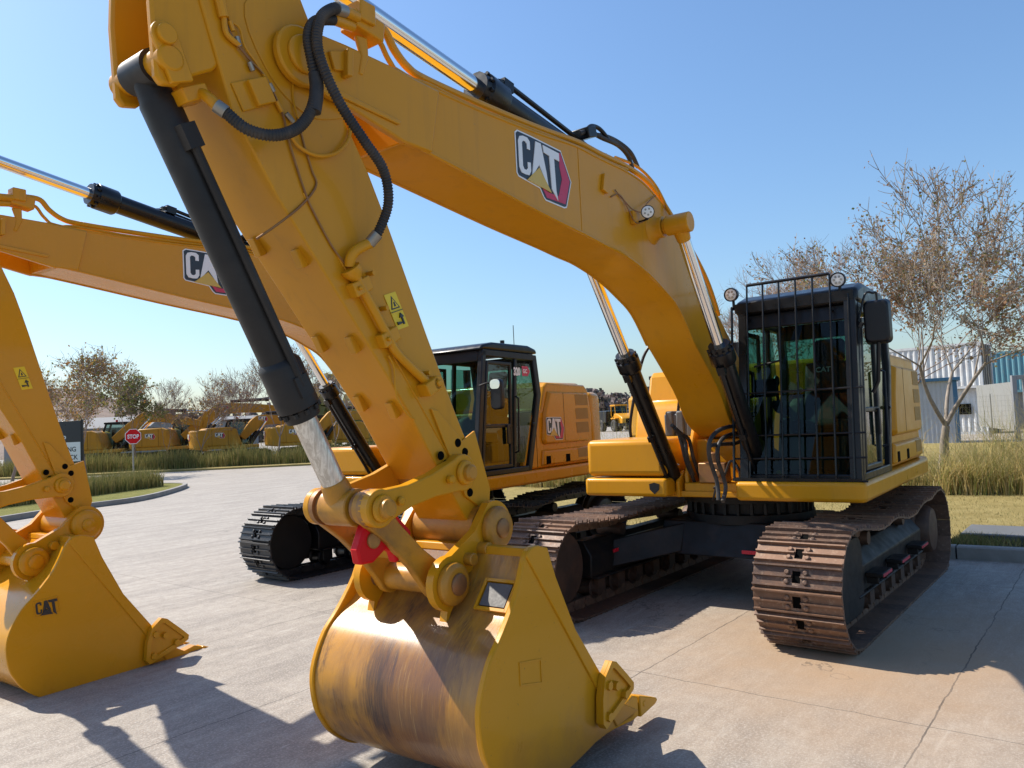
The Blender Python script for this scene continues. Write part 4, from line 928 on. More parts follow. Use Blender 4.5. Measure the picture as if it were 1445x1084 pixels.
tag(g.build('concrete_yard', M['concrete'], flat=True), kind='structure')
# ------------------------------------------------------------------ hoses, pipes, lamp and wires on the near machine's arm
nroot, nboom, nstick, MU, MS = near
def P3(l): return [au3(a, b, y) for a, b, y in l]
def tubepart(name, pts, r, mat, parent, n=10, M_=None, k=6, extra=None):
    mb = MB(); mb.tube(catmull(P3(pts), k), r, n)
    return mb.build(name, M[mat], parent, M=M_)
def ribbed(name, pts, r, parent, M_=None):
    P, R = corr(P3(pts), r); mb = MB(); mb.tube(P, R, 10); return mb.build(name, M['hose'], parent, M=M_, ang=60)
h1 = ribbed('arm_hose', [(521, 344, .24), (535, 325, .28), (548, 285, .34), (541, 240, .37), (515, 200, .38), (482, 150, .38), (458, 100, .38), (447, 60, .37), (452, 27, .36), (468, 13, .33), (480, 14, .30)], .0245, nroot, MU)
h2 = ribbed('arm_hose', [(318, 158, .22), (348, 182, .28), (385, 191, .32), (418, 182, .33), (438, 158, .33), (446, 122, .33), (441, 90, .33), (435, 55, .32), (441, 34, .31), (455, 28, .29), (470, 28, .28)], .0245, nroot, MU)
mb = MB(); mb.tube(P3([(443, 158, .33), (446, 140, .331), (447, 122, .331), (445, 104, .331)]), .031, 14); mb.build('hose_sleeve', M['hose'], h2)
for h, a, b in ((h1, (521, 344, .24), (533, 330, .275)), (h1, (474, 12, .315), (486, 16, .29)), (h2, (305, 149, .20), (319, 159, .222))):
    mb = MB(); mb.tube(P3([a, b]), .029, 14); mb.build('hose_end', M['clamp'], h)
y_ = M['yellow']
mb = MB(); mb.tube(catmull(P3([(494, 376, .215), (495, 364, .225), (503, 353, .235), (522, 343, .24)]), 5), .026, 12); mb.build('elbow_pipe', y_, nroot, M=MU)
mb = MB(); mb.tube(catmull(P3([(270, 138, .10), (284, 133, .14), (296, 140, .18), (306, 150, .20)]), 5), .024, 12); mb.build('elbow_pipe', y_, nroot, M=MU)
mb = MB(); c = Vector(au3(266, 136, .09)); mb.obox(c, Vector((DIR.x, 0, DIR.y))*.03, (0, .06, 0), Vector((NRM.x, 0, NRM.y))*.06); mb.build('port_block', y_, nroot, bevel=.006, M=MU)
mb = MB(); mb.tube(catmull(P3([(497, 380, .215), (507, 400, .215), (530, 442, .215), (550, 480, .215), (562, 500, .215), (605, 542, .215)]), 5), .024, 12); mb.build('stick_pipe', y_, nstick)
mb = MB()
for px, py in ((507, 405), (547, 476)):
    mb.cut(); c = Vector(au3(px, py, .205)); mb.obox(c, Vector((DIR.x, 0, DIR.y))*.035, (0, .032, 0), Vector((NRM.x, 0, NRM.y))*.06); 
    a = c-Vector((NRM.x, 0, NRM.y))*-.03+Vector((0, .03, 0)); mb.cyl(a, a+Vector((0, .02, 0)), .012, n=6)
mb.build('pipe_clamp', y_, nstick, bevel=.006)
mb = MB(); a, b = au3(494, 378, .215), au3(500, 388, .215); mb.lathe(a, b, [(0, .05), (.02, .05), (.05, .034), (.06, .03)], 16); mb.build('pipe_flange', y_, nstick)
mb = MB(); c = Vector(au3(604, 546, .215)); mb.obox(c, Vector((DIR.x, 0, DIR.y))*.035, (0, .045, 0), Vector((NRM.x, 0, NRM.y))*.05); a = Vector(au3(616, 541, .24)); mb.cyl(a-Vector((0, .06, 0)), a+Vector((0, .02, 0)), .04); mb.cyl(a, a+Vector((0, .03, 0)), .02, n=6); mb.build('auxiliary_valve', y_, nstick, bevel=.006)
mb = MB()
for px, py in ((519, 387), (538, 436), (598, 527)): mb.cut(); a = Vector(au3(px, py, .187)); mb.cyl(a, a+Vector((0, .045, 0)), .012, n=10)
mb.build('stud', y_, nstick)
tubepart('conduit', [(405, 180, .20), (420, 205, .205), (445, 219, .21), (472, 217, .21), (490, 200, .21), (494, 182, .20), (490, 168, .195)], .009, 'yellow', nstick)
for pts in ([(304, -20, .19), (318, 30, .19), (330, 55, .2), (350, 82, .2), (372, 105, .195), (388, 135, .195), (400, 165, .195), (408, 200, .195), (430, 270, .192), (443, 300, .192), (470, 350, .192), (492, 378, .195)],
            [(420, 165, .192), (428, 200, .192), (440, 240, .192), (446, 262, .192), (425, 290, .192), (390, 318, .192), (362, 337, .19)],
            [(310, -20, .19), (322, 25, .19), (338, 40, .2), (345, 65, .2), (362, 90, .195), (376, 112, .195)],
            [(548, 502, .2), (556, 520, .2), (560, 560, .2), (575, 585, .2), (585, 592, .2)],
            [(415, 100, .195), (413, 130, .195), (418, 160, .195), (424, 170, .195)]):
    tubepart('cable', pts, .0055, 'pin' if len(pts) > 6 else 'yellow', nstick, 6)
mb = MB(); mb.tube(catmull(P3([(304, -25, .2), (312, 8, .2), (316, 25, .2)]), 4), .022, 10); mb.tube(catmull(P3([(316, 25, .2), (320, 48, .2), (338, 64, .2)]), 4), .012, 8); mb.build('supply_pipe', y_, nstick)
for a, b in (((324, 30), (329, 44)), ((334, 52), (338, 66)), ((352, 88), (357, 100)), ((390, 143), (398, 158)), ((404, 160), (414, 172)), ((380, 118), (386, 130))):
    mb = MB(); mb.tube(P3([(*a, .2), (*b, .2)]), .011, 8); mb.build('cable_fitting', M['clamp'] if a[0] % 3 else y_, nstick)
mb = MB(); c = Vector(au3(367, 130, .2)); mb.obox(c, Vector((DIR.x, 0, DIR.y))*.055, (0, .022, 0), Vector((NRM.x, 0, NRM.y))*.05); c2 = Vector(au3(350, 134, .19)); mb.obox(c2, Vector((DIR.x, 0, DIR.y))*.06, (0, .006, 0), Vector((NRM.x, 0, NRM.y))*.06); mb.build('valve_box', y_, nstick, bevel=.012)
# boom nose manifold and the pipes along the top of the boom
mb = MB(); c = Vector(au3(512, 40, .22)); mb.obox(c, (.09, 0, .01), (0, .06, 0), (-.006, 0, .05)); mb.obox(Vector(au3(510, 22, .25)), (.05, 0, 0), (0, .05, 0), (0, 0, .05)); mb.tube(P3([(484, 15, .29), (505, 25, .27)]), .028, 12); mb.tube(P3([(470, 27, .28), (498, 38, .25)]), .026, 12)
mb.prism(aul([(500, 50), (516, 55), (518, 85), (510, 108), (504, 105), (508, 80)], .235), .225, .25); mb.build('hose_manifold', y_, nboom, bevel=.008)
pip = [(520, 30, .22), (542, 43, .21), (556, 70, .2), (575, 95, .19), (600, 112, .18), (680, 148, .18), (760, 181, .18), (813, 200, .18), (846, 217, .18), (885, 236, .18), (915, 258, .19), (938, 290, .2), (960, 326, .2), (985, 370, .2), (1001, 405, .2), (1014, 445, .2)]
tubepart('boom_pipe', pip, .022, 'yellow', nboom, 10)
tubepart('boom_pipe', [(a-8, b+14, .20) for a, b, y in pip[:4]]+[(602, 119, .2), (680, 156, .19), (813, 207, .19), (840, 220, .19), (865, 232, .2), (885, 240, .2)], .014, 'yellow', nboom, 8)
tubepart('boom_pipe', [(868, 222, .1), (900, 236, .12), (925, 262, .2), (945, 300, .26), (956, 312, .30)], .012, 'yellow', nboom, 8)
for dy in (0, .06): tubepart('cylinder_hose', [(818, 188, .04+dy), (832, 186, .04+dy), (850, 195, .05+dy), (872, 205, .05+dy), (886, 220, .05+dy), (893, 240, .05+dy)], .018, 'hose', nboom, 8)
# lamp on the boom side with its wires
mb = MB(); c = Vector(au3(914, 299, .34)); dl = Vector((.86, .42, -.1)).normalized()
mb.lathe(c-dl*.05, c, [(0, .02), (.01, .045), (.045, .052), (.05, .052), (.05, .044)], 22); mb.tube([c-dl*.03-Vector((0, 0, .05)), c-dl*.03-Vector((0, .06, .06)), c-dl*.03-Vector((.02, .12, .05))], .009, 8)
lp = mb.build('boom_lamp', M['satin'], nboom)
mb = MB(); mb.lathe(c-dl*.004, c+dl*.008, [(0, .047), (.008, .045), (.012, .03)], 20); mb.build('lens', M['lens'], lp)
for i in range(5):
    an = 2*PI*i/5+.3; a = dl.orthogonal().normalized(); b = dl.cross(a); p = c+a*.024*math.cos(an)+b*.024*math.sin(an); mb = MB(); mb.cyl(p-dl*.004, p+dl*.0095, .008, n=10); mb.build('diode', M['clamp'], lp)
for pts in ([(868, 268, .235), (880, 282, .24), (892, 295, .25), (904, 300, .29)], [(862, 278, .232), (872, 274, .235), (880, 282, .24), (895, 312, .26), (905, 314, .28), (912, 308, .3)], [(925, 276, .24), (915, 285, .25), (910, 292, .28)]):
    tubepart('cable', pts, .005, 'pin', nboom, 6)
mb = MB(); mb.prism(aul([(850, 245), (855, 247), (853, 262), (860, 270), (855, 274), (848, 268)], .23), .226, .25); mb.prism(aul([(888, 298), (898, 302), (896, 318), (890, 316)], .23), .226, .26); mb.build('lamp_bracket', y_, nboom, bevel=.003)
# hoses round the foot of the boom
def up3(l): return [Vector(p) for p in l]
def hosep(pts, r=.017, mat='hose', nm='hydraulic_hose'): mb = MB(); mb.tube(catmull(up3(pts), 6), r, 8); mb.build(nm, M[mat], nroot, M=MU)
for yy, pts in ((.27, [(1046, 603), (1030, 602), (1012, 609), (1001, 624), (1001, 645), (1006, 662), (1012, 682), (1014, 706)]), (.24, [(1046, 612), (1034, 612), (1020, 619), (1013, 632), (1013, 650), (1019, 668), (1024, 688), (1020, 708)]), (.20, [(1046, 622), (1036, 626), (1006, 628), (1000, 634)]),
                (-.22, [(948, 600), (960, 611), (971, 619), (975, 631), (978, 645), (983, 660), (989, 679), (984, 692)]), (-.24, [(958, 612), (963, 630), (967, 647), (973, 664), (980, 680), (979, 692)]), (-.20, [(952, 604), (966, 622), (968, 634), (970, 648), (978, 670)])):
    mb = MB(); mb.tube(catmull(P3([(q[0], q[1], yy+.02*math.sin(i)) for i, q in enumerate(pts)]), 6), .019, 9); mb.build('hydraulic_hose', M['hose'], nroot, M=MU)
hosep([(.94, .26, 1.22), (1.0, .28, 1.34), (.98, .20, 1.42), (.93, .12, 1.30), (.9, .05, 1.2)], .013)
hosep([(.9, -.02, 1.15), (1.0, .04, 1.17), (1.01, .02, 1.08), (.95, -.02, 1.04)], .010)
mb = MB(); mb.box((.78, -.16, 1.20), (.93, .12, 1.40)); mb.cyl((.85, -.02, 1.38), (.85, -.02, 1.50), .06); mb.cyl((.90, .05, 1.3), (.98, .05, 1.3), .04); mb.build('swing_valve', M['pin'], nroot, bevel=.012, M=MU)
mb = MB(); mb.tube(catmull(up3([(.80, -.58, 1.35), (.90, -.55, 1.40), (.92, -.46, 1.40), (.88, -.38, 1.38)]), 5), .008, 6); mb.build('grease_line', M['clamp'], nroot, M=MU)
mb = MB(); c = Vector(au3(822, 190, .05)); mb.obox(c, (.06, 0, -.02), (0, .09, 0), (.01, 0, .04)); mb.tube(catmull(P3([(826, 186, .08), (834, 178, .08), (846, 182, .08), (858, 196, .08)]), 5), .018, 8); mb.build('hose_block', M['black'], nboom, bevel=.01)
for dx in (0, .07): tubepart('cylinder_hose', [(838, 190, .0-dx), (856, 193, .0-dx), (874, 202, .0-dx), (890, 216, .02-dx), (900, 236, .02-dx)], .019, 'hose', nboom, 8)
# the same pipework on the clean machine's boom and stick
_b2, _s2 = far2[1], far2[2]
for src_, dst in ((nboom, _b2), (nstick, _s2)):
    for ch in list(src_.children):
        if ch.name.split('.')[0] in ('boom_pipe', 'hose_manifold', 'cylinder_hose', 'hose_block'): copy_tree(ch, dst)
# ------------------------------------------------------------------ the yard around: kerbs, lawns, grass, trees, far machines, containers
def rnd(a, b): return random.uniform(a, b)
def ground_mat(name, c0, c1, c2, sc=3.):
    m, t, b, o = nt(name); v = coords(t)
    c = mix(t, ramp(t, noise(t, v, sc, 8, .7), [(.35, 0), (.65, 1)]), c0, c1); c = mix(t, ramp(t, noise(t, v, sc*9, 4, .7), [(.5, 0), (.7, .8)]), c, c2)
    t.links.new(c, b.inputs['Base Color']); b.inputs['Roughness'].default_value = .95; b.inputs['Specular IOR Level'].default_value = .1
    bump(t, b, noise(t, v, 40, 5, .75), 1., .03); return m
def blade_mat(name, stops, trans=.25):
    m, t, b, o = nt(name); g = nd(t, 'ShaderNodeNewGeometry'); c = ramp(t, g.outputs['Random Per Island'], stops)
    t.links.new(c, b.inputs['Base Color']); b.inputs['Roughness'].default_value = .7; b.inputs['Specular IOR Level'].default_value = .2
    if trans:
        tl = nd(t, 'ShaderNodeBsdfTranslucent'); t.links.new(c, tl.inputs['Color']); mx = nd(t, 'ShaderNodeMixShader', Fac=trans)
        t.links.new(b.outputs[0], mx.inputs[1]); t.links.new(tl.outputs[0], mx.inputs[2]); t.links.new(mx.outputs[0], o.inputs['Surface'])
    return m
M['lawn'] = ground_mat('dry_lawn', (.26, .20, .075), (.36, .285, .12), (.20, .18, .06))
M['greenlawn'] = ground_mat('green_lawn', (.15, .15, .04), (.24, .22, .07), (.10, .12, .03))
M['soil'] = ground_mat('soil', (.06, .05, .03), (.10, .085, .05), (.05, .07, .02))
M['kerb'] = simple('kerb_concrete', (.27, .25, .225), .85, var=.2, scale=3, dirt=(.12, .105, .09), dirt_amt=.6, bumps=.2)
M['slab'] = simple('grey_slab', (.11, .115, .12), .8, var=.15, scale=3, dirt=(.12, .12, .12), dirt_amt=.5, bumps=.2)
M['reed'] = blade_mat('reed_blades', [(0, (.46, .34, .13)), (.3, (.58, .44, .19)), (.6, (.36, .33, .09)), (.78, (.17, .22, .045)), (1, (.66, .53, .29))], .42)
M['greenreed'] = blade_mat('green_reed_blades', [(0, (.13, .15, .04)), (.4, (.24, .22, .07)), (.7, (.36, .28, .11)), (1, (.09, .11, .03))])
M['shortgrass'] = blade_mat('short_grass_blades', [(0, (.34, .27, .11)), (.5, (.42, .34, .15)), (.8, (.24, .22, .08)), (1, (.15, .17, .05))])
M['bark'] = simple('grey_bark', (.24, .175, .145), .9, var=.35, scale=10, bumps=.4)
M['palebark'] = simple('pale_bark', (.27, .225, .18), .9, var=.35, scale=9, dirt=(.10, .075, .06), dirt_amt=.7, dscale=7, bumps=.4)
M['brownleaf'] = blade_mat('brown_leaves', [(0, (.22, .11, .06)), (.4, (.32, .19, .11)), (.7, (.27, .20, .09)), (.9, (.16, .18, .05)), (1, (.40, .27, .16))], .35)
M['redleaf'] = blade_mat('rusty_leaves', [(0, (.30, .14, .05)), (.4, (.36, .21, .07)), (.7, (.28, .21, .06)), (1, (.14, .17, .04))], .35)
M['greenleaf'] = blade_mat('green_leaves', [(0, (.10, .13, .03)), (.5, (.17, .19, .05)), (.8, (.24, .20, .07)), (1, (.20, .13, .05))], .35)
def blades(name, n, sampler, hmin, hmax, wid, lean, mat, kind='stuff', parent=None, segs=3, droop=.5):
    V = np.zeros((n, (segs+1)*2, 3)); 
    for i in range(n):
        x, y, z, s = sampler(); h = rnd(hmin, hmax)*s; an = rnd(0, 2*PI); L = rnd(.1, 1)*lean*h; w = wid*rnd(.6, 1.3); wa = rnd(0, PI); cx_, sx_ = math.cos(wa)*w/2, math.sin(wa)*w/2
        dr = rnd(0, droop)
        for k in range(segs+1):
            t = k/segs; ww = 1-t*.92; px = x+math.cos(an)*L*t*t; py = y+math.sin(an)*L*t*t; pz = z+h*(t-dr*t**3*.55)
            V[i, 2*k] = (px-cx_*ww, py-sx_*ww, pz); V[i, 2*k+1] = (px+cx_*ww, py+sx_*ww, pz)
    F = np.array([[2*k, 2*k+1, 2*k+3, 2*k+2] for k in range(segs)]); nv = (segs+1)*2
    faces = (F[None]+np.arange(n)[:, None, None]*nv).reshape(-1, 4)
    me = bpy.data.meshes.new(name); me.vertices.add(n*nv); me.vertices.foreach_set('co', V.reshape(-1)); nf = len(faces)
    me.loops.add(nf*4); me.loops.foreach_set('vertex_index', faces.reshape(-1).astype(np.int32)); me.polygons.add(nf)
    me.polygons.foreach_set('loop_start', np.arange(0, nf*4, 4, dtype=np.int32)); me.update(calc_edges=True); me.materials.append(mat)
    o = bpy.data.objects.new(name, me); COL.objects.link(o)
    if parent: o.parent = parent
    if kind: o['kind'] = kind
    return o
def sheet(name, poly, z, mat, kind='structure', skirt=.0):
    mb = MB(); n = len(poly); mb.add([(x, y, z) for x, y in poly], [tuple(range(n))])
    if skirt: mb.prism(poly, z-skirt, z-.001, 'z')
    return tag(mb.build(name, mat, flat=True), kind=kind)
# kerb and lawn behind the machines
kx = lambda y: -2.42-.06*y
kb = MB(); ys = np.arange(-7.5, 14, 1.0)
for a in ys: kb.add([(kx(a), a+.012, 0), (kx(a+1), a+.99, 0), (kx(a+1), a+.99, .14), (kx(a), a+.012, .14), (kx(a)-.02, a+.012, .155), (kx(a+1)-.02, a+.99, .155), (kx(a+1)-.15, a+.99, .155), (kx(a)-.15, a+.012, .155), (kx(a+1)-.15, a+.99, 0), (kx(a)-.15, a+.012, 0)],
    [(0, 1, 2, 3), (3, 2, 5, 4), (4, 5, 6, 7), (7, 6, 8, 9), (0, 3, 4, 7, 9), (1, 8, 6, 5, 2)])
tag(kb.build('kerb', M['kerb'], flat=True), kind='structure')
sheet('lawn', [(kx(-7.5)-.15, -7.5), (kx(14)-.15, 14), (-30, 15), (-30, -17.5), (-16, -17.5)], .11, M['lawn'])
sheet('soil_strip', [(kx(-5)-.15, -5), (kx(14)-.15, 14), (kx(14)-.85, 14), (kx(-5)-.85, -5)], .116, M['soil'])
d = MB(); d.box((-4.25, 1.42, .10), (-3.35, 7.5, .185)); tag(d.build('slab_path', M['slab'], bevel=.012), kind='structure')
def s_short():
    y = rnd(-6, 9); return (rnd(-8.6, kx(y)-.9), y, .11, 1)
blades('short_grass', 15000, s_short, .015, .055, .008, .8, M['shortgrass'], segs=2)
def s_green():
    y = 1.4+abs(random.gauss(0, .35)) if random.random() < .6 else rnd(-5, 8); return (kx(y)-rnd(.2, .85) if random.random() < .7 else -3.35+rnd(-.1, .3), y, .115, 1)
blades('green_tufts', 1600, s_green, .04, .13, .012, .8, M['greenreed'], segs=2)
clumps = [(rnd(-12.4, -8.9), rnd(-12.5, 13.5), rnd(.55, 1.25)) for _ in range(190)]
okc = lambda c: c[1] > -7.2+(c[0]+1.9)*.71
clumps = [c for c in clumps if okc(c)]
def s_reed():
    c = random.choice(clumps); a = rnd(0, 2*PI); r = abs(random.gauss(0, .22)); return (c[0]+r*math.cos(a), c[1]+r*math.sin(a), .1, c[2])
blades('tall_grass', 24000, s_reed, .7, 1.85, .013, .75, M['reed'], droop=1.)
fr_ = [(rnd(-9.1, -8.7), rnd(-12.5, 13.5), rnd(.7, 1.1)) for _ in range(70)]
fr_ = [c for c in fr_ if okc(c)]
def s_fr():
    c = random.choice(fr_); a = rnd(0, 2*PI); r = abs(random.gauss(0, .16)); return (c[0]+r*math.cos(a), c[1]+r*math.sin(a), .1, c[2])
blades('tall_grass', 9000, s_fr, .5, 1.5, .015, .9, M['reed'], droop=1.2)
def s_st():
    c = random.choice(clumps); return (c[0]+rnd(-.3, .3), c[1]+rnd(-.3, .3), .1, 1)
blades('grass_stalks', 900, s_st, 1.5, 2.7, .010, .22, M['shortgrass'], droop=.1)
# island with its low hedge
ip = [gnd(*q).xy for q in ((0, 738), (54, 729), (122, 718), (189, 709), (234, 699))]
ip = [tuple(p) for p in ip]; ip = [(6.0, -16.6)]+ip
ip += [(-7.2, -25.2), (-7.4, -27.0), (-6.0, -29.5), (-3.0, -31.0), (6, -33)]
ips = ip[:1]+[tuple(v) for v in catmull(ip[1:-1], 4)]+ip[-1:]
d = MB(); d.ringp(ips, inset(ips, .16), 0, .15, 'z'); tag(d.build('island_kerb', M['kerb'], bevel=.015), kind='structure')
sheet('island_lawn', inset(ips, .15), .12, M['greenlawn'])
def s_is():
    t = random.random(); u = rnd(.15, 1); a = Vector((-6.3, -24.9)).lerp(Vector((3.5, -20.2)), t); b = Vector((-6.6, -27.5)).lerp(Vector((3.5, -23.5)), t); p = a.lerp(b, u); return (p.x, p.y, .12, 1.15-.25*random.random())
blades('low_hedge', 16000, s_is, .45, .78, .022, .35, M['greenreed'], droop=.5)
# far verge and its reed hedge
va, vb = gd(-60, 44.), gd(600, 44.)
vd = (vb-va).normalized(); vn = Vector((-FW.x, -FW.y, 0)).normalized()
fv = [tuple((va+vn*0).xy), tuple(vb.xy), tuple((vb-vn*9).xy), tuple((va-vn*9).xy)]
sheet('far_verge', fv, .10, M['lawn'], skirt=.1)
def s_far():
    p = va.lerp(vb, random.random())-vn*rnd(1.5, 4.2); return (p.x, p.y, .1, rnd(.7, 1.25)*(.9+.25*math.sin(p.x*1.7)*math.sin(p.x*.6+p.y)))
blades('reed_hedge', 14000, s_far, .7, 1.5, .045, .4, M['greenreed'], droop=.5)
# ------------------------------------------------------------------ trees
def tree(x, y, h, label, leafmat, nleaf, seed, spread=.42, bark='bark', lean=(0, 0), trunk_r=.10, first=.28, leaf=.07, group=None, name='tree', forks=3, maxd=6, leaf_side=None, z0=0., rmin=.006, tw=2):
    rg = random.Random(seed); t = empty(name, (x, y, z0), label, 'tree', group); br = MB(); tips = []
    def grow(p, d, L, r, dep_):
        n = 4 if dep_ < 2 else 3; pts = [p]; q = p.copy(); dd = d.copy()
        for i in range(n):
            dd = (dd+Vector((rg.gauss(0, .10), rg.gauss(0, .10), rg.gauss(.03, .06)))).normalized(); q = q+dd*L/n; pts.append(q.copy())
        rr = [max(r*(1-.38*i/n), rmin) for i in range(n+1)]; br.tube(pts, rr, 7 if dep_ < 2 else 5 if dep_ < 4 else 3)
        if dep_ >= 3:
            tips.extend(pts[1:])
            for q_ in pts[1:]:                                    # fine side twigs
                for _ in range(tw if dep_ > 4 else 1):
                    e_ = (dd+Vector((rg.gauss(0, .7), rg.gauss(0, .7), rg.gauss(.2, .5)))).normalized(); l_ = L*rg.uniform(.25, .7); br.tube([q_, q_+e_*l_*.5, q_+e_*l_+Vector((0, 0, l_*.1))], [rmin, rmin*.8, rmin*.5], 3); tips.append(q_+e_*l_)
        if dep_ >= maxd: return
        k = forks if dep_ < 2 else rg.choice((2, 3, 3))
        for i in range(k):
            a = 2*PI*(i+rg.random()*.7)/k; o = dd.orthogonal().normalized(); w = dd.cross(o); sp_ = spread*rg.uniform(.65, 1.35)
            nd_ = (dd*math.cos(sp_)+(o*math.cos(a)+w*math.sin(a))*math.sin(sp_)+Vector((0, 0, .10))).normalized()
            grow(pts[-1-(0 if dep_ == 0 else rg.choice((0, 0, 1)))], nd_, L*rg.uniform(.66, .88)*(1.3 if dep_ == 0 else 1), rr[-1]*rg.uniform(.62, .8), dep_+1)
    grow(Vector((0, 0, -.05)), Vector((lean[0], lean[1], 1)).normalized(), h*first, trunk_r, 0)
    zm = max(v.z for v in tips)
    f = h/zm
    br.v = [(a*f, b*f, c*f) for a, b, c in br.v]; tips = [v*f for v in tips]
    br.build('trunk', M[bark], t, ang=80)
    if nleaf:
        V = []; F = []
        for i in range(nleaf):
            p = rg.choice(tips); 
            if leaf_side and rg.random() > leaf_side(p, h): continue
            p = p+Vector((rg.gauss(0, .05), rg.gauss(0, .05), rg.gauss(-.03, .05))); s = leaf*rg.uniform(.6, 1.4)
            a = Vector((rg.gauss(0, 1), rg.gauss(0, 1), rg.gauss(-.4, .7))).normalized(); b = a.orthogonal().normalized(); an = rg.uniform(0, 6.3); b = (b*math.cos(an)+a.cross(b)*math.sin(an))*.45; k = len(V)
            V += [p, p+(a*.5+b)*s, p+a*s*1.1, p+(a*.5-b)*s]; F.append((k, k+1, k+2, k+3))
        m = MB(); m.v = [tuple(v) for v in V]; m.f = F; m.m = [0]*len(F); m.build('crown', M[leafmat], t, flat=True, recalc=False)
    return t
bt = gd(1319, 17.2)
right_low = lambda p, h: .25+.75*max(0, min(1, (h*.92-p.z)/(h*.45)))
tree(bt.x, bt.y, 7.0, 'spreading tree with pale forked trunk and dry brown leaves beside the containers', 'brownleaf', 17000, 21, .55, 'palebark', (.05, .06), .135, .22, .046, rmin=.0075, leaf_side=right_low, maxd=6)
b2 = gd(1248, 21.)
tree(b2.x, b2.y, 7.0, 'half bare tree with few brown leaves right behind the caged cab', 'brownleaf', 3200, 8, .40, 'bark', (0, 0), .09, .25, .08, maxd=6)
b3 = gd(1142, 24.)
tree(b3.x, b3.y, 7.3, 'slender bare tree rising above the roof of the caged cab', 'brownleaf', 260, 15, .36, 'bark', (0, 0), .07, .25, .07, maxd=6)
b4 = gd(1072, 27.)
tree(b4.x, b4.y, 6.9, 'small bare tree at the edge of the curved boom', 'redleaf', 160, 5, .38, 'bark', (0, 0), .06, .25, .07)
L_ = [(120, 40., 6.9, 'tree with rusty and olive leaves next to the black and white sign board', 'redleaf', 2600, 31, .55, .10),
      (196, 47., 6.6, 'olive leaved tree just behind the stop sign', 'greenleaf', 4500, 32, .52, .10),
      (282, 48., 6.2, 'bare brown tree in front of the yellow counterweights', 'redleaf', 700, 33, .42, .09),
      (388, 47., 7.4, 'bare grey tree beside the black bucket cylinder', 'redleaf', 350, 34, .38, .09),
      (62, 52., 6.6, 'reddish brown tree behind the sign board', 'redleaf', 3000, 35, .55, .10),
      (16, 42., 6.5, 'dark trunked tree showing behind the clean stick', 'redleaf', 2500, 36, .46, .13),
      (236, 50., 6.0, 'leafless tree between the stop sign and the bare brown tree', 'redleaf', 150, 41, .40, .07),
      (338, 52., 6.3, 'twiggy bare tree in front of the two logos', 'redleaf', 200, 42, .42, .07),
      (470, 50., 6.4, 'thin bare tree glimpsed between two sticks', 'redleaf', 200, 37, .40, .08)]
for px, dd, h, lab, lm, nl, sd, spd, tr in L_:
    p = gd(px, dd); tree(p.x, p.y, h, lab, lm, nl, sd, spd, 'bark', (0, 0), tr, .30, .105, group=None, rmin=.011, tw=1)
# distant woods and evergreen
def woods(name, pxs, d0, d1, n, h, mat, seed):
    rg = random.Random(seed); V = []; F = []
    for i in range(n):
        p = gd(rg.uniform(*pxs), rg.uniform(d0, d1)); hh = h*rg.uniform(.55, 1.1); w = rg.uniform(1.5, 3.2)
        for k in range(46):
            a = rg.uniform(0, 2*PI); zz = rg.uniform(.05, 1); r = w*math.sqrt(max(0, 1-(zz*1.1-.35)**2))*rg.uniform(.3, 1); c = Vector((p.x+r*math.cos(a), p.y+r*math.sin(a), zz*hh)); s = rg.uniform(.35, .9)
            n1 = Vector((rg.gauss(0, 1), rg.gauss(0, 1), rg.gauss(0, 1))).normalized(); b = n1.orthogonal(); e = n1.cross(b); j = len(V)
            V += [c-b*s, c+e*s, c+b*s, c-e*s*.8]; F.append((j, j+1, j+2, j+3))
    m = MB(); m.v = [tuple(v) for v in V]; m.f = F; m.m = [0]*len(F); return tag(m.build(name, M[mat], flat=True, recalc=False), kind='stuff')
M['woods'] = blade_mat('bare_woods', [(0, (.16, .12, .11)), (.5, (.21, .165, .15)), (.85, (.12, .12, .09)), (1, (.08, .10, .06))], .1)
woods('distant_woods', (-160, 1120), 170, 230, 620, 8.5, 'woods', 3)
p = gd(462, 90.); woods('evergreen_copse', (440, 490), 85, 92, 5, 8., 'greenreed', 4)
hl = MB(); hp = []
for px, py in ((-200, 560), (-60, 548), (63, 548), (92, 549), (128, 553), (173, 567), (215, 582), (270, 600)):
    q = dep(px, py, 230); e_ = gd(px, 110, -.5); hp.append((q, e_, Vector((q.x-60, q.y-60, -1))))
n = len(hp); hl.add([v for h_ in hp for v in h_], [(3*i+a, 3*i+3+a, 3*i+3+(a+1) % 3, 3*i+(a+1) % 3) for i in range(n-1) for a in range(3)]); M['hill'] = ground_mat('hill', (.20, .15, .13), (.26, .20, .16), (.13, .12, .08), .15)
tag(hl.build('hill', M['hill']), kind='structure')
# ------------------------------------------------------------------ signs, far machines, containers, sheds
def frame_at(px, d, z=0., face=0.):                           # a local frame facing the camera, turned by face degrees
    p = gd(px, d, z); a = math.radians(face); f = Vector((-FW.x, -FW.y, 0)).normalized(); r = Vector((-f.y, f.x, 0))
    return p, (f*math.cos(a)+r*math.sin(a)).normalized(), (r*math.cos(a)-f*math.sin(a)).normalized()
def placed(name, p, fx, label, cat, group=None):              # empty whose +x axis is fx
    return empty(name, p, label, cat, group, math.atan2(fx.y, fx.x))
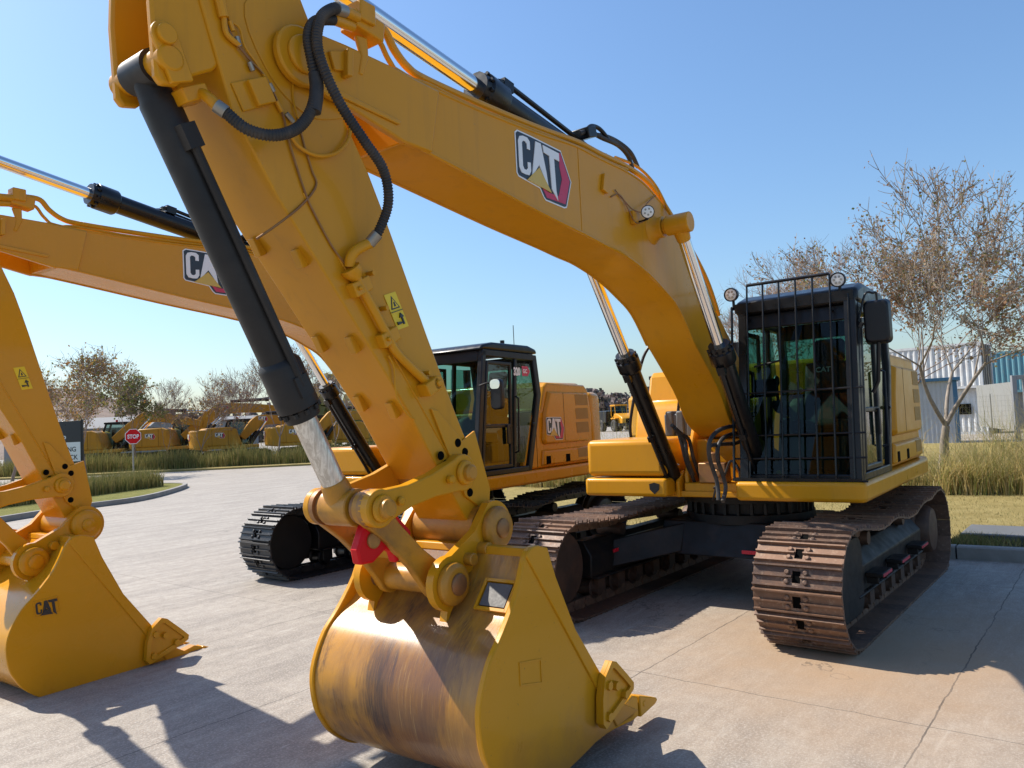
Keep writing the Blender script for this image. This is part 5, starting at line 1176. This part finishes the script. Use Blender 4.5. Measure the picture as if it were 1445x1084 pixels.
# parking sign board on two black posts
p, f, r = frame_at(115, 28.9, .12, -8)
sg_ = placed('sign_board', p, f, 'dark and white sign board on black posts, lettered about parking', 'sign')
hz = 28.9/FOC
mb = MB(); mb.box((-.03, -1.42, 1.05), (.03, 0, 2.62)); bd = mb.build('board', M['dkvinyl'], sg_, bevel=.006)
mb = MB(); mb.box((.0305, -1.38, 1.10), (.034, -.04, 1.82)); mb.build('white_panel', M['white'], bd)
src = None
for y in (-1.40, .02):
    mb = MB(); mb.box((-.035, y-.035, -.15), (.035, y+.035, 2.66)); mb.build('post', M['satin'], sg_)
kt = dict(eu=(0, 1, 0), ev=(0, 0, 1))
text('lettering', 'P', .30, (.036, -.62, 1.86), (0, 1, 0), (0, 0, 1), M['white'], bd, .006, 'r')
text('lettering', 'PARKING', .25, (.038, -.22, 1.47), (0, 1, 0), (0, 0, 1), M['dkvinyl'], bd, .004, 'r')
text('lettering', 'BACK', .25, (.038, -.14, 1.17), (0, 1, 0), (0, 0, 1), M['dkvinyl'], bd, .004, 'r')
# stop sign
p, f, r = frame_at(187, 38., .1, 42)
st_ = placed('stop_sign', p, f, 'red octagonal stop sign on a grey pole behind the low hedge', 'sign')
mb = MB(); mb.cyl((0, 0, -.1), (-.02, 0, 2.36), .04, n=12); mb.build('pole', M['clamp'], st_)
oc = [(.40*math.cos(math.radians(22.5+45*i)), 2.0+.40*math.sin(math.radians(22.5+45*i))) for i in range(8)]
mb = MB(); mb.prism(oc, .045, .06, 'x'); o = mb.build('sign_plate', M['white'], st_)
mb = MB(); mb.prism([(a*.93, 2.0+(b-2.0)*.93) for a, b in oc], .0605, .064, 'x'); mb.build('red_face', M['red'], o)
text('lettering', 'STOP', .27, (.067, 0, 1.905), (0, 1, 0), (0, 0, 1), M['white'], o, .008, 'c', sx=.82)
# small black ground sign
p, f, r = frame_at(38, 27., .12, 0); t = placed('ground_light', p, f, 'small black flat topped bollard light on the island lawn', 'light')
mb = MB(); mb.box((-.05, -.05, 0), (.05, .05, .45)); mb.build('post', M['satin'], t); mb = MB(); mb.box((-.12, -.28, .45), (.12, .28, .52)); mb.build('lamp_head', M['satin'], t, bevel=.01)
# simplified far excavators: local +x is the way the machine faces
YF = M['yellow_far']
def far_excavator(px, d, face, label, boom=None, scale=1.15, cabin=True, logos=True, cover=True):
    p, f, r = frame_at(px, d, 0, face); t = placed('far_excavator', p, f, label, 'excavator', 'excavators parked beyond the hedge'); t.scale = (scale,)*3
    for s in (-1, 1):
        mb = MB(); pa = arc((1.6, .46), .45, -90, 90, 8)+arc((-1.6, .46), .45, 90, 270, 8); mb.prism(pa, s*.9, s*1.5)
        for i in range(24): x = -1.7+i*.148; mb.box((x, min(s*.9, s*1.5), .91), (x+.05, max(s*.9, s*1.5), .945))
        mb.build('crawler_track', M['frame'], t)
    mb = MB(); mb.cyl((0, 0, .5), (0, 0, 1.1), .7, n=24); mb.box((-.7, -.9, .4), (.7, .9, .7)); mb.build('car_body', M['frame'], t)
    mb = MB(); mb.box((-2.3, -1.35, 1.05), (1.2, 1.35, 1.25)); bs = mb.build('deck', YF, t, bevel=.04)
    sid = [(-2.2, 1.25), (-2.2, 2.25), (-1.9, 2.42), (-.55, 2.45), (-.2, 2.3), (.15, 1.25)]
    mb = MB(); mb.prism(sid, -1.36, 1.36); h = mb.build('engine_housing', YF, t, bevel=.08)
    cw = [(-2.0, 1.36)]+[(-2.25-.62*math.sin(math.radians(a)), 1.33*math.cos(math.radians(a))) for a in range(6, 175, 14)]+[(-2.0, -1.36)]
    mb = MB(); mb.prism(cw, 1.1, 2.3, 'z'); c = mb.build('counterweight', YF, t, bevel=.10)
    for s in (-1, 1):
        if logos: badge(h, (-.95 if s > 0 else -1.55, s*1.364, 2.10), (-.62*s, 0, 0), (0, 0, -.52), name='logo_decal')
        mb = MB()
        for x in (-.75, -1.75): mb.cut(); mb.box((x, min(s*1.355, s*1.366), 1.3), (x+.012, max(s*1.355, s*1.366), 2.3))
        mb.build('panel_gap', M['blackhole'], h)
    if logos: badge(c, (-2.885, .55, 2.08), (0, -.78, 0), (0, 0, -.62), name='logo_decal')
    if cabin:
        mb = MB(); cp = [(1.2, 1.25), (1.0, 2.9), (-.25, 2.95), (-.5, 2.2), (-.3, 1.25)]; y0, y1 = .35, 1.38
        mb.ringp(cp, inset(cp, .12), y0, y0+.08); mb.cut(); mb.ringp(cp, inset(cp, .12), y1-.08, y1); mb.cut(); mb.box((-.35, y0, 2.85), (1.05, y1, 2.98)); k = mb.build('cab_frame', M['satin'], t, bevel=.02)
        mb = MB(); ci = inset(cp, .06); mb.prism(ci, y0+.03, y1-.03); mb.build('cab_glass', M['sideglass'], k)
        mb = MB(); mb.box((.1, y0+.3, 1.3), (.6, y1-.3, 1.9)); mb.box((.0, y0+.3, 1.9), (.2, y1-.3, 2.5)); mb.build('seat', M['seat'], k, bevel=.05)
        mb = MB(); mb.cyl((.3, .8, 2.98), (.3, .8, 3.12), .07, n=12); mb.build('beacon', M['red'], k)
    bm_ = boom or [(.4, 1.8), (1.4, 3.3), (2.3, 3.85), (5.6, 3.6)]
    P = [Vector((a, 0, b)) for a, b in bm_[:4]]; C = catmull(P, 6); up = []; lo = []
    for i, q in enumerate(C):
        tq = (C[min(i+1, len(C)-1)]-C[max(i-1, 0)]).normalized(); n = Vector((-tq.z, 0, tq.x)); w = .20+.17*math.sin(PI*min(1, i/(len(C)-1)*1.05)); up.append((q+n*w).xz); lo.append((q-n*w).xz)
    mb = MB(); mb.prism([tuple(v) for v in up]+[tuple(v) for v in lo[::-1]], -.25, .25); b = mb.build('boom', YF, t, bevel=.02)
    if logos:
        q = C[int(len(C)*.62)]; tq = (C[int(len(C)*.75)]-q).normalized()
        for s in (-1, 1): e = Vector((-tq.x*s, 0, -tq.z*s))*.62; v = Vector((tq.z, 0, -tq.x)); v = (v if v.z < 0 else -v)*.5; badge(b, q+Vector((tq.x*.3*s, s*.254, tq.z*.3*s))-v*.5, e, v, name='logo_decal')
    e = Vector((bm_[3][0], 0, bm_[3][1])); tip = Vector((bm_[4][0], 0, bm_[4][1])) if len(bm_) > 4 else Vector((4.3, 0, 1.3)); dr = (tip-e).normalized(); nn = Vector((-dr.z, 0, dr.x)); nn = nn if nn.x > 0 else -nn
    s0 = e-dr*.85
    mb = MB(); mb.prism([tuple((s0+nn*.05).xz), tuple((e+nn*.38).xz), tuple((tip+nn*.12).xz), tuple((tip-nn*.14).xz), tuple((e-nn*.2).xz), tuple((s0-nn*.15).xz)], -.19, .19); mb.build('stick', YF, t, bevel=.02)
    m = Vector((bm_[2][0], 0, bm_[2][1]+.45)); mb = MB(); md = (s0-m); mb.cyl(m, m+md*.58, .11, n=14); mb.cyl(m+md*.54, m+md*.6, .15, n=14); o = mb.build('stick_cylinder', M['cylblack'], t); mb = MB(); mb.cyl(m+md*.58, s0, .06, n=12); mb.build('piston_rod', M['chrome'], o)
    for s in (-1, 1):
        a, bq = Vector((.8, s*.45, 1.2)), Vector((bm_[2][0]-.1, s*.45, bm_[2][1]-.1)); mb = MB(); mb.cyl(a, a.lerp(bq, .6), .11, n=12); o = mb.build('boom_cylinder', M['cylblack'], t); mb = MB(); mb.cyl(a.lerp(bq, .6), bq, .06, n=10); mb.build('piston_rod', M['chrome'], o)
    c0 = e+nn*.5; c1 = tip+nn*.5-dr*.3; mb = MB(); mb.cyl(c0, c0.lerp(c1, .62), .12, n=12); o = mb.build('bucket_cylinder', M['cylblack'], t); mb = MB(); mb.cyl(c0.lerp(c1, .62), c1, .07, n=10); mb.build('piston_rod', M['chrome'], o)
    mb = MB(); bk = [(.0, .15), (.3, .15), (.62, -.2), (.75, -.6), (.6, -1.0), (.2, -1.15), (-.6, -1.1), (-.1, -.5)]; mb.prism([(tip.x+a, tip.z+c_) for a, c_ in bk], -.65, .65); mb.build('bucket', YF, t, bevel=.03)
    return t
far_excavator(332, 52., 122, 'far excavator with two logos on its tail and a red roof beacon', [(.4, 1.7), (1.2, 2.55), (2.0, 2.85), (4.8, 2.6), (4.3, 1.3)], 1.02)
far_excavator(250, 55., 97, 'far excavator with yellow stickers behind the bare tree, its long boom raised', [(.4, 1.8), (2.0, 3.0), (3.4, 3.55), (7.6, 3.25), (7.9, 1.4)], 1.1)
far_excavator(152, 54., 100, 'far excavator seen from behind, its dusty tail showing beside the sign board', [(.4, 1.8), (1.8, 2.8), (2.8, 3.2), (5.8, 2.6), (5.4, 1.4)], 1.1, logos=False)
far_excavator(437, 52., 115, 'far excavator partly hidden by the wrapped cylinder rod', [(.4, 1.8), (1.2, 2.6), (2.0, 2.95), (5.0, 2.6), (4.6, 1.3)], 1.02)
far_excavator(520, 54., 100, 'far excavator whose pale curved boom shows behind the nearest stick', [(.4, 1.8), (1.4, 2.9), (2.4, 3.3), (5.2, 2.7), (4.6, 1.4)], 1.02, logos=False)
far_excavator(985, 26., 150, 'far excavator mostly hidden behind the curved boom of the caged machine', [(.4, 1.8), (1.1, 2.7), (1.9, 3.0), (4.6, 2.3), (4.0, 1.3)], 1.1, logos=False)
# articulated trucks far off
def hauler(px, d, label):
    p, f, r = frame_at(px, d, 0, 14); t = placed('dump_truck', p, f, label, 'truck', 'dump trucks far off')
    for s in (-1, 1):
        for x in (2.2, -2.6, -4.6):
            mb = MB(); mb.lathe((x, s*.95, .85), (x, s*1.6, .85), [(0, .5), (0, .78), (.1, .85), (.55, .85), (.65, .78), (.65, .5), (.58, .4)], 20); o = mb.build('wheel', M['hose'], t)
    mb = MB(); mb.prism([(1.2, .9), (1.2, 2.5), (2.2, 2.5), (4.1, 1.95), (4.35, 1.7), (4.35, .9)], -1.05, 1.05); hd = mb.build('bonnet', M['yellow'], t, bevel=.12)
    mb = MB(); mb.box((4.36, -.55, 1.0), (4.39, .55, 1.75)); mb.build('radiator_grille', M['blackhole'], hd)
    mb = MB(); mb.box((3.9, -1.55, .75), (4.5, 1.55, 1.15)); mb.build('bumper', M['satin'], t, bevel=.04)
    for s in (-1, 1): mb = MB(); mb.box((1.4, min(s*1.05, s*1.6), 1.75), (3.2, max(s*1.05, s*1.6), 1.9)); mb.build('mudguard', M['yellow'], t, bevel=.03)
    mb = MB(); cp = [(-.2, 1.6), (1.5, 2.4), (1.3, 3.6), (-.2, 3.6)]; mb.ringp(cp, inset(cp, .13), -.9, -.8); mb.cut(); mb.ringp(cp, inset(cp, .13), .8, .9); mb.cut(); mb.box((-.3, -.95, 3.55), (1.5, .95, 3.75)); k = mb.build('cab', M['yellow'], t, bevel=.03)
    mb = MB(); mb.prism(inset(cp, .08), -.82, .82); mb.build('cab_glass', M['glass'], k)
    mb = MB(); mb.prism([(-.7, 1.3), (-.5, 2.9), (-5.2, 3.0), (-6.2, 2.4), (-4.9, 1.3)], -1.5, 1.5); mb.build('dump_body', M['satin'], t, bevel=.05)
hauler(872, 108., 'yellow dump truck far off beside the post of the handrail')
hauler(913, 112., 'yellow dump truck far off, partly hidden by the boom cylinder')
# grey sheds at the back of the machine park
M['sheet'] = simple('grey_sheeting', (.22, .225, .23), .6, var=.08)
M['roof'] = simple('grey_roof', (.17, .165, .16), .7, var=.15)
def shed(px, d, w, dp, h, rh, face, label, ncol=26):
    p, f, r = frame_at(px, d, 0, face); t = placed('shed', p, f, label, 'shed')
    mb = MB(); n = ncol*2; pr = [(-w/2+w*i/n, .03 if i % 2 else 0) for i in range(n+1)]
    mb.prism([(y, x+dp/2) for y, x in pr][::-1]+[(-w/2, -dp/2), (w/2, -dp/2)] if False else [(dp/2+x, y) for y, x in pr]+[(-dp/2, w/2), (-dp/2, -w/2)], 0, h, 'z'); mb.build('wall', M['sheet'], t, flat=True)
    mb = MB(); mb.prism([(-dp/2-.3, h), (dp/2+.3, h), (dp/2+.3, h+.12), (0, h+rh), (-dp/2-.3, h+.12)], -w/2-.3, w/2+.3); mb.build('roof', M['roof'], t)
    mb = MB(); mb.box((dp/2+.03, -w*.18, 0), (dp/2+.09, w*.12, h*.7)); mb.build('door', M['satin'], t)
shed(326, 78., 5.0, 8, 3.4, .5, 20, 'grey corrugated shed showing under a raised far boom')
shed(135, 84., 13., 14, 3.2, 1.4, 15, 'low grey roofed shed behind the rusty leaved trees')
# shipping containers stacked by the big tree
def corr_panel(w, n, dpt): return [(-w/2+w*i/(4*n), (0, 0, -dpt, -dpt)[i % 4]) for i in range(4*n+1)]
M['cont_white'] = simple('weathered_white_container', (.56, .57, .57), .55, var=.1, scale=2, dirt=(.25, .18, .13), dirt_amt=.5, dscale=1.5)
M['cont_teal'] = simple('teal_container', (.11, .27, .32), .5, var=.12, scale=2, dirt=(.2, .22, .22), dirt_amt=.4)
M['cont_dark'] = simple('rusty_container_end', (.10, .085, .075), .7, var=.3, scale=3)
M['cont_tan'] = simple('tan_container_door', (.33, .25, .10), .6, var=.15)
M['bluetrim'] = simple('blue_steel_trim', (.035, .12, .22), .45, var=.1)
M['shedpanel'] = simple('blue_grey_panel', (.36, .38, .40), .6, var=.08, scale=2)
M['cream'] = simple('cream_panel', (.58, .55, .47), .7, var=.06)
def container(px, d, z0, face, L, label, mat, endmat, h=2.6, dpx=0):
    p, f, r = frame_at(px, d, z0, face); t = placed('shipping_container', p, f, label, 'container', None); w = 2.44   # px: its right hand near corner
    pr = corr_panel(L-.3, int(L*3.2), .05)
    mb = MB(); mb.prism([(x-.02, y-L/2) for y, x in pr]+[(-w+.1, -.15), (-w+.1, -L+.15)], .15, h-.12, 'z'); b = mb.build('corrugated_side', M[mat], t, flat=True)
    mb = MB()
    for x in (-w+.08, -.08):
        for y in (-L+.08, -.08): mb.cut(); mb.box((x-.08, y-.08, 0), (x+.08, y+.08, h))
    mb.build('corner_post', M[mat], t, bevel=.01)
    mb = MB()
    for z in (0, h-.14):
        for x in (-w+.07, -.07): mb.cut(); mb.box((x-.07, -L+.16, z), (x+.07, -.16, z+.14))
    mb.build('rail', M[mat], t)
    mb = MB(); mb.box((-w+.16, -.12, .1), (-.16, -.05, h-.1)); dr = mb.build('end_door', M[endmat], t)
    mb = MB()
    for k in range(4): mb.cut(); x = -w+.45+k*.5; mb.cyl((x, -.03, .1), (x, -.03, h-.1), .025, n=8)
    mb.build('lock_rod', M['clamp'], dr)
    mb = MB(); mb.box((-w+.1, -L+.1, h-.13), (-.1, -.1, h-.08)); mb.build('roof_panel', M[mat], t)
    return t
container(1392, 43., 2.62, -44, 6.06, 'white container stacked on top of another beside the tree', 'cont_white', 'cont_dark')
cl = container(1398, 43.2, 0, -44, 6.06, 'white container at the foot of the stack, a dark window in its side', 'cont_white', 'cont_dark')
mb = MB(); mb.box((.005, -1.9, 1.15), (.03, -.9, 1.75)); mb.build('window', M['blackhole'], cl)
container(1500, 46., 2.3, -40, 6.06, 'teal container with a tan end standing above the cream panel', 'cont_teal', 'cont_tan')
p, f, r = frame_at(1412, 47, 0, -14); 
t = placed('block_wall', gd(1445, 47.5), f, 'rough block wall carrying the teal container', 'wall'); mb = MB(); mb.box((-2.6, -3.2, 0), (-.1, 4.5, 2.28)); mb.build('masonry', M['kerb'], t, bevel=.02)
# blue trimmed site shed
p, f, r = frame_at(1354, 35., 0, -28); t = placed('site_shed', p, f, 'blue grey panelled shed with dark blue trim behind the tree trunk', 'shed')
mb = MB(); W = 2.6; pr = corr_panel(W, 14, .02); mb.prism([(x, y-W/2) for y, x in pr]+[(-2.2, 0), (-2.2, -W)], 0, 2.9, 'z'); mb.build('panel_wall', M['shedpanel'], t, flat=True)
mb = MB(); mb.box((-.06, -.16, 0), (.03, .02, 2.86)); mb.cut(); mb.box((-.06, -W-.02, 0), (.03, -W+.14, 2.86)); mb.build('corner_trim', M['bluetrim'], t, bevel=.01)
mb = MB(); mb.box((-2.4, -W-.15, 2.87), (.15, .15, 3.02)); mb.build('roof_edge', M['bluetrim'], t, bevel=.01)
mb = MB(); mb.box((.005, -W+.25, 1.0), (.02, -W+.9, 2.2)); mb.build('window', M['glass'], t)
# cream panel leaning by grey posts
p, f, r = frame_at(1434, 38., 0, -42); t = placed('cream_hoarding', p, f, 'cream sheet hoarding with a slanting shadow beside grey posts', 'panel')
mb = MB(); mb.prism([(-1.6, .6), (.0, .3), (.0, 2.75), (-1.6, 2.65)], -.04, 0, 'x'); mb.build('sheet_panel', M['cream'], t)
mb = MB(); mb.box((-.15, -1.2, 0), (-.08, -1.1, 2.2)); mb.cut(); mb.box((-.15, -.1, 0), (-.08, 0, 2.3)); mb.build('prop', M['clamp'], t)
p, f, r = frame_at(1440, 36., 0, -10); t = placed('steel_rack', p, f, 'tall grey steel rack post at the edge of the cream hoarding', 'rack')
mb = MB(); mb.box((-.1, -.25, 0), (.1, -.05, 3.0)); mb.cut(); mb.box((-.1, .25, 0), (.1, .5, 3.0)); mb.cut(); mb.box((-.1, -.05, 2.8), (.1, .25, 3.0)); mb.build('upright', M['sheet'], t, bevel=.01)
# old pallet and step by the container
p, f, r = frame_at(1390, 36., 0, -10); t = placed('wire_fence', gd(1300, 26.), f, 'fine wire mesh fence standing in the tall grass before the containers', 'fence')
mb = MB(); o0 = gd(1300, 26.); 
for k in range(6): mb.cut(); y = k*2.2; mb.cyl((0, y, 0), (0, y, 2.1), .02, n=6)
mb.build('fence_post', M['clamp'], t)
mb = MB()
for k in range(100): y = k*.11; mb.box((-.0015, y-.0015, .1), (.0015, y+.0015, 2.05))
for k in range(12): z = .15+k*.17; mb.box((-.0015, 0, z-.0015), (.0015, 11, z+.0015))
tag(mb.build('wire_mesh', M['clamp'], t, flat=True, recalc=False), kind='stuff')
